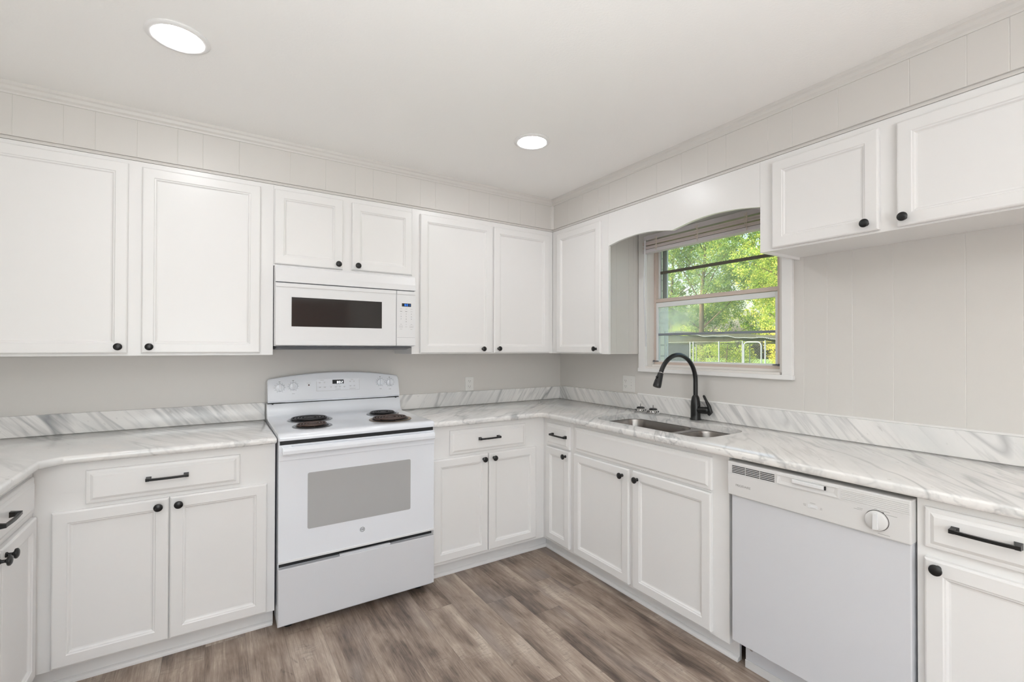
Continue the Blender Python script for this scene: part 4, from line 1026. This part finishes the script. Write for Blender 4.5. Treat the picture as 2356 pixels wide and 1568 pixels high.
for k in range(0, 6):
    a = PI/2*k/5; P.append((KX-.03, gy0+.12-.12*math.sin(a), 1.40+.12*math.cos(a)))
P += [(KX-.03, gy0, GZ+.15), (KX-.03, gy1, GZ+.15)]
g = G(); g.tube(P, .022, 10); gt = g.obj('gate', M['kenm'], kn, 60)
def mesh_panel(y0, y1, z0, z1, x, par, axis='y', s=.075):
    g = G(); Wd, Hh = y1-y0, z1-z0; k = -Hh
    while k < Wd:
        for sg in (1, -1):
            a0 = max(0, k); a1 = min(Wd, k+Hh)
            if a1-a0 > .01:
                za, zb = a0-k, a1-k
                if sg < 0: za, zb = Hh-za, Hh-zb
                p, q_ = (x, y0+a0, z0+za), (x, y0+a1, z0+zb)
                if axis == 'x': p, q_ = (y0+a0, x, z0+za), (y0+a1, x, z0+zb)
                g.tube([p, q_], .0028, 3, False)
        k += s
    return g.obj('chain_link', M['kenw'], par)
mesh_panel(gy0, gy1, GZ+.17, 1.5, KX-.03, gt)
mesh_panel(5.75, 9.08, GZ+.1, 1.52, KX, kn)
mesh_panel(5.0, 9.08, GZ+.1, 1.5, 14.2, kn, s=.11)
g = G(); n = 22; lpA = []      # sagging tarp roof
for k in range(n+1):
    t_ = k/n; y = 9.3-(9.3-4.5)*t_; z = 1.90-.28*t_+.018*math.sin(t_*23)+.01*math.sin(t_*51)
    lpA.append([(KX-.12, y, z-.02), (KX-.10, y, z), (13.2, y, z+.10), (14.4, y, z-.12), (14.4, y, z-.15), (13.2, y, z+.07), (KX-.10, y, z-.03)])
g.rings(lpA); g.obj('tarp_roof', M['tarp'], kn)
g = G()
for k in range(60):
    t_ = k/60; y = 7.6-(7.6-4.5)*t_; t2 = (9.3-y)/4.8; z = 1.90-.28*t2+.018*math.sin(t2*23)+.01*math.sin(t2*51)
    g.tube([(KX-.135, y, z-.012), (KX-.135, y-.028, z-.008)], .012, 6)
g.obj('tarp_edge_tubes', M['kenm'], kn)  # row of short bright tubes along the front edge of the roof
g = G(); g.prism([(9.3, GZ+.02), (7.82, GZ+.02), (7.86, .4), (7.80, 1.0), (7.84, 1.5), (9.25, 1.66)], KX+.06, KX+.10, 'u') if False else g.box(KX+.05, KX+.08, 7.84, 9.25, GZ+.05, 1.5, .01); g.obj('side_tarp', M['tarpb'], kn)
g = G(lambda u, d, z: (u, d, z)); g.prism([(9.1, 1.50), (8.0, 1.47), (7.0, 1.50), (6.2, 1.56), (5.6, 1.62), (5.6, 1.66), (7.2, 1.74), (9.1, 1.82)], KX+.03, KX+.06, 'u'); g.obj('front_tarp', M['tarp'], kn)

def tree(name, label, x, y, h, rad, m, nleaf, seed, leaf=.085, trunk_r=.16, low=.22, cat='tree', grp='trees beyond the window'):
    rs = np.random.RandomState(seed)
    t = thing(name, label, cat, (x, y, GZ), grp)
    # trunk and limbs
    g = G(); P = []; R = []
    for k in range(7):
        f = k/6; P.append((x+.25*math.sin(seed+f*3)*f, y+.3*math.cos(seed*1.7+f*2)*f, GZ+h*.85*f)); R.append(trunk_r*(1-.8*f)+.01)
    g.tube(P, R, 10); g.obj('trunk', M['bark'], t, 60)
    cl = []; nb_ = 26
    g = G()
    for k in range(nb_):
        f = low+(1-low)*(k+.5)/nb_
        a = rs.uniform(0, 2*PI); b0 = P[min(6, int(f*6))]
        rr = rad*(.45+.55*math.sin(PI*min(1, f*.95)))*rs.uniform(.55, 1.0)
        e = (x+rr*math.cos(a), y+rr*math.sin(a), GZ+h*min(1, f+rs.uniform(0, .12)))
        mid = tuple((Vector(b0)+Vector(e))/2+Vector((0, 0, rs.uniform(-.2, .3))))
        g.tube([b0, mid, e], [trunk_r*.28*(1-f*.5), trunk_r*.15, .010], 6)
        cl.append((e, rs.uniform(.55, .95)*rad*.42)); cl.append((mid, rs.uniform(.5, .9)*rad*.40))
    g.obj('branches', M['bark'], t, 60)
    cl.append(((x, y, GZ+h*.95), rad*.4))
    cen = np.array([c[0] for c in cl]); cr = np.array([c[1] for c in cl])
    idx = rs.choice(len(cl), nleaf, p=cr**2/np.sum(cr**2))
    d = rs.normal(size=(nleaf, 3)); d /= np.linalg.norm(d, axis=1)[:, None]
    # leaves hang in sprays: cluster them around twig ends
    tw = rs.randint(0, 46, nleaf); key = idx*46+tw
    rs2 = np.random.RandomState(seed+5); td = rs2.normal(size=(len(cl)*46, 3)); td /= np.linalg.norm(td, axis=1)[:, None]; tr_ = rs2.uniform(.35, 1, len(cl)*46)**.6
    pos = cen[idx]+td[key]*(cr[idx]*tr_[key])[:, None]*np.array([1, 1, .75])+d*rs.uniform(.0, .26, nleaf)[:, None]
    pos[:, 2] = np.maximum(pos[:, 2], GZ+.1)
    s_ = leaf*rs.uniform(.55, 1.25, nleaf)
    ax = rs.normal(size=(nleaf, 3)); ax[:, 2] -= .4; ax /= np.linalg.norm(ax, axis=1)[:, None]
    bx = np.cross(ax, rs.normal(size=(nleaf, 3))); bx /= np.linalg.norm(bx, axis=1)[:, None]
    nz = np.cross(ax, bx)
    V = np.empty((nleaf, 4, 3))
    V[:, 0] = pos-ax*s_[:, None]*.5; V[:, 1] = pos+bx*s_[:, None]*.30+nz*s_[:, None]*.10; V[:, 2] = pos+ax*s_[:, None]*.5; V[:, 3] = pos-bx*s_[:, None]*.30+nz*s_[:, None]*.10
    V -= np.array([x, y, GZ])
    me = bpy.data.meshes.new('foliage'); me.vertices.add(nleaf*4); me.vertices.foreach_set('co', V.reshape(-1))
    me.loops.add(nleaf*4); me.loops.foreach_set('vertex_index', np.arange(nleaf*4))
    me.polygons.add(nleaf); me.polygons.foreach_set('loop_start', np.arange(0, nleaf*4, 4)); me.update(calc_edges=True)
    at = me.attributes.new('tone', 'FLOAT', 'FACE')
    tt = np.clip(tr_[key]*.25+rs.uniform(0, .55, nleaf)+rs2.uniform(-.1, .35, len(cl)*46)[key], 0, 1)
    at.data.foreach_set('value', tt.astype(np.float32))
    me.materials.append(m); ob = bpy.data.objects.new('foliage', me); C.objects.link(ob); ob.parent = t
    return t
TG = 'trees beyond the window'
tree('tree', 'bright green tree standing behind the kennel gate, its limbs crossing the upper pane', 19.0, 6.6, 9.5, 3.2, M['leaf1'], 70000, 3, .085)
tree('tree', 'tall darker green tree rising behind the left half of the kennel', 19.0, 12.2, 9.5, 3.2, M['leaf2'], 70000, 11, .085)
tree('tree', 'yellow-green sunlit tree at the right side of the window view', 24.0, 3.6, 11.0, 3.6, M['leaf3'], 60000, 21, .11)
tree('tree', 'green tree deep behind the middle of the window view', 26.0, 11.5, 12.5, 4.4, M['leaf1'], 60000, 31, .14)
tree('tree', 'dark tree at the left side of the window view', 25.0, 19.0, 12.0, 4.4, M['leaf2'], 50000, 41, .13)
tree('tree', 'farthest tree, hazy green, filling the gap between the others', 36.0, 15.5, 17.0, 6.5, M['leaf2'], 60000, 51, .24)
tree('tree', 'pale green tree far off at the right edge of the window view', 35.0, 7.0, 16.0, 5.8, M['leaf3'], 60000, 81, .22)
tree('shrub', 'low yellow-green shrub behind the kennel gate', 16.6, 6.6, 2.3, 1.2, M['leaf3'], 16000, 61, .06, .04, .02, 'shrub', 'shrubs behind the kennel')
tree('shrub', 'low yellow-green shrub behind the middle panels of the kennel', 16.6, 9.4, 2.2, 1.2, M['leaf1'], 16000, 71, .06, .04, .02, 'shrub', 'shrubs behind the kennel')
tree('shrub', 'green shrub behind the tarp-hung end of the kennel', 16.8, 12.2, 2.6, 1.3, M['leaf1'], 16000, 75, .06, .04, .02, 'shrub', 'shrubs behind the kennel')
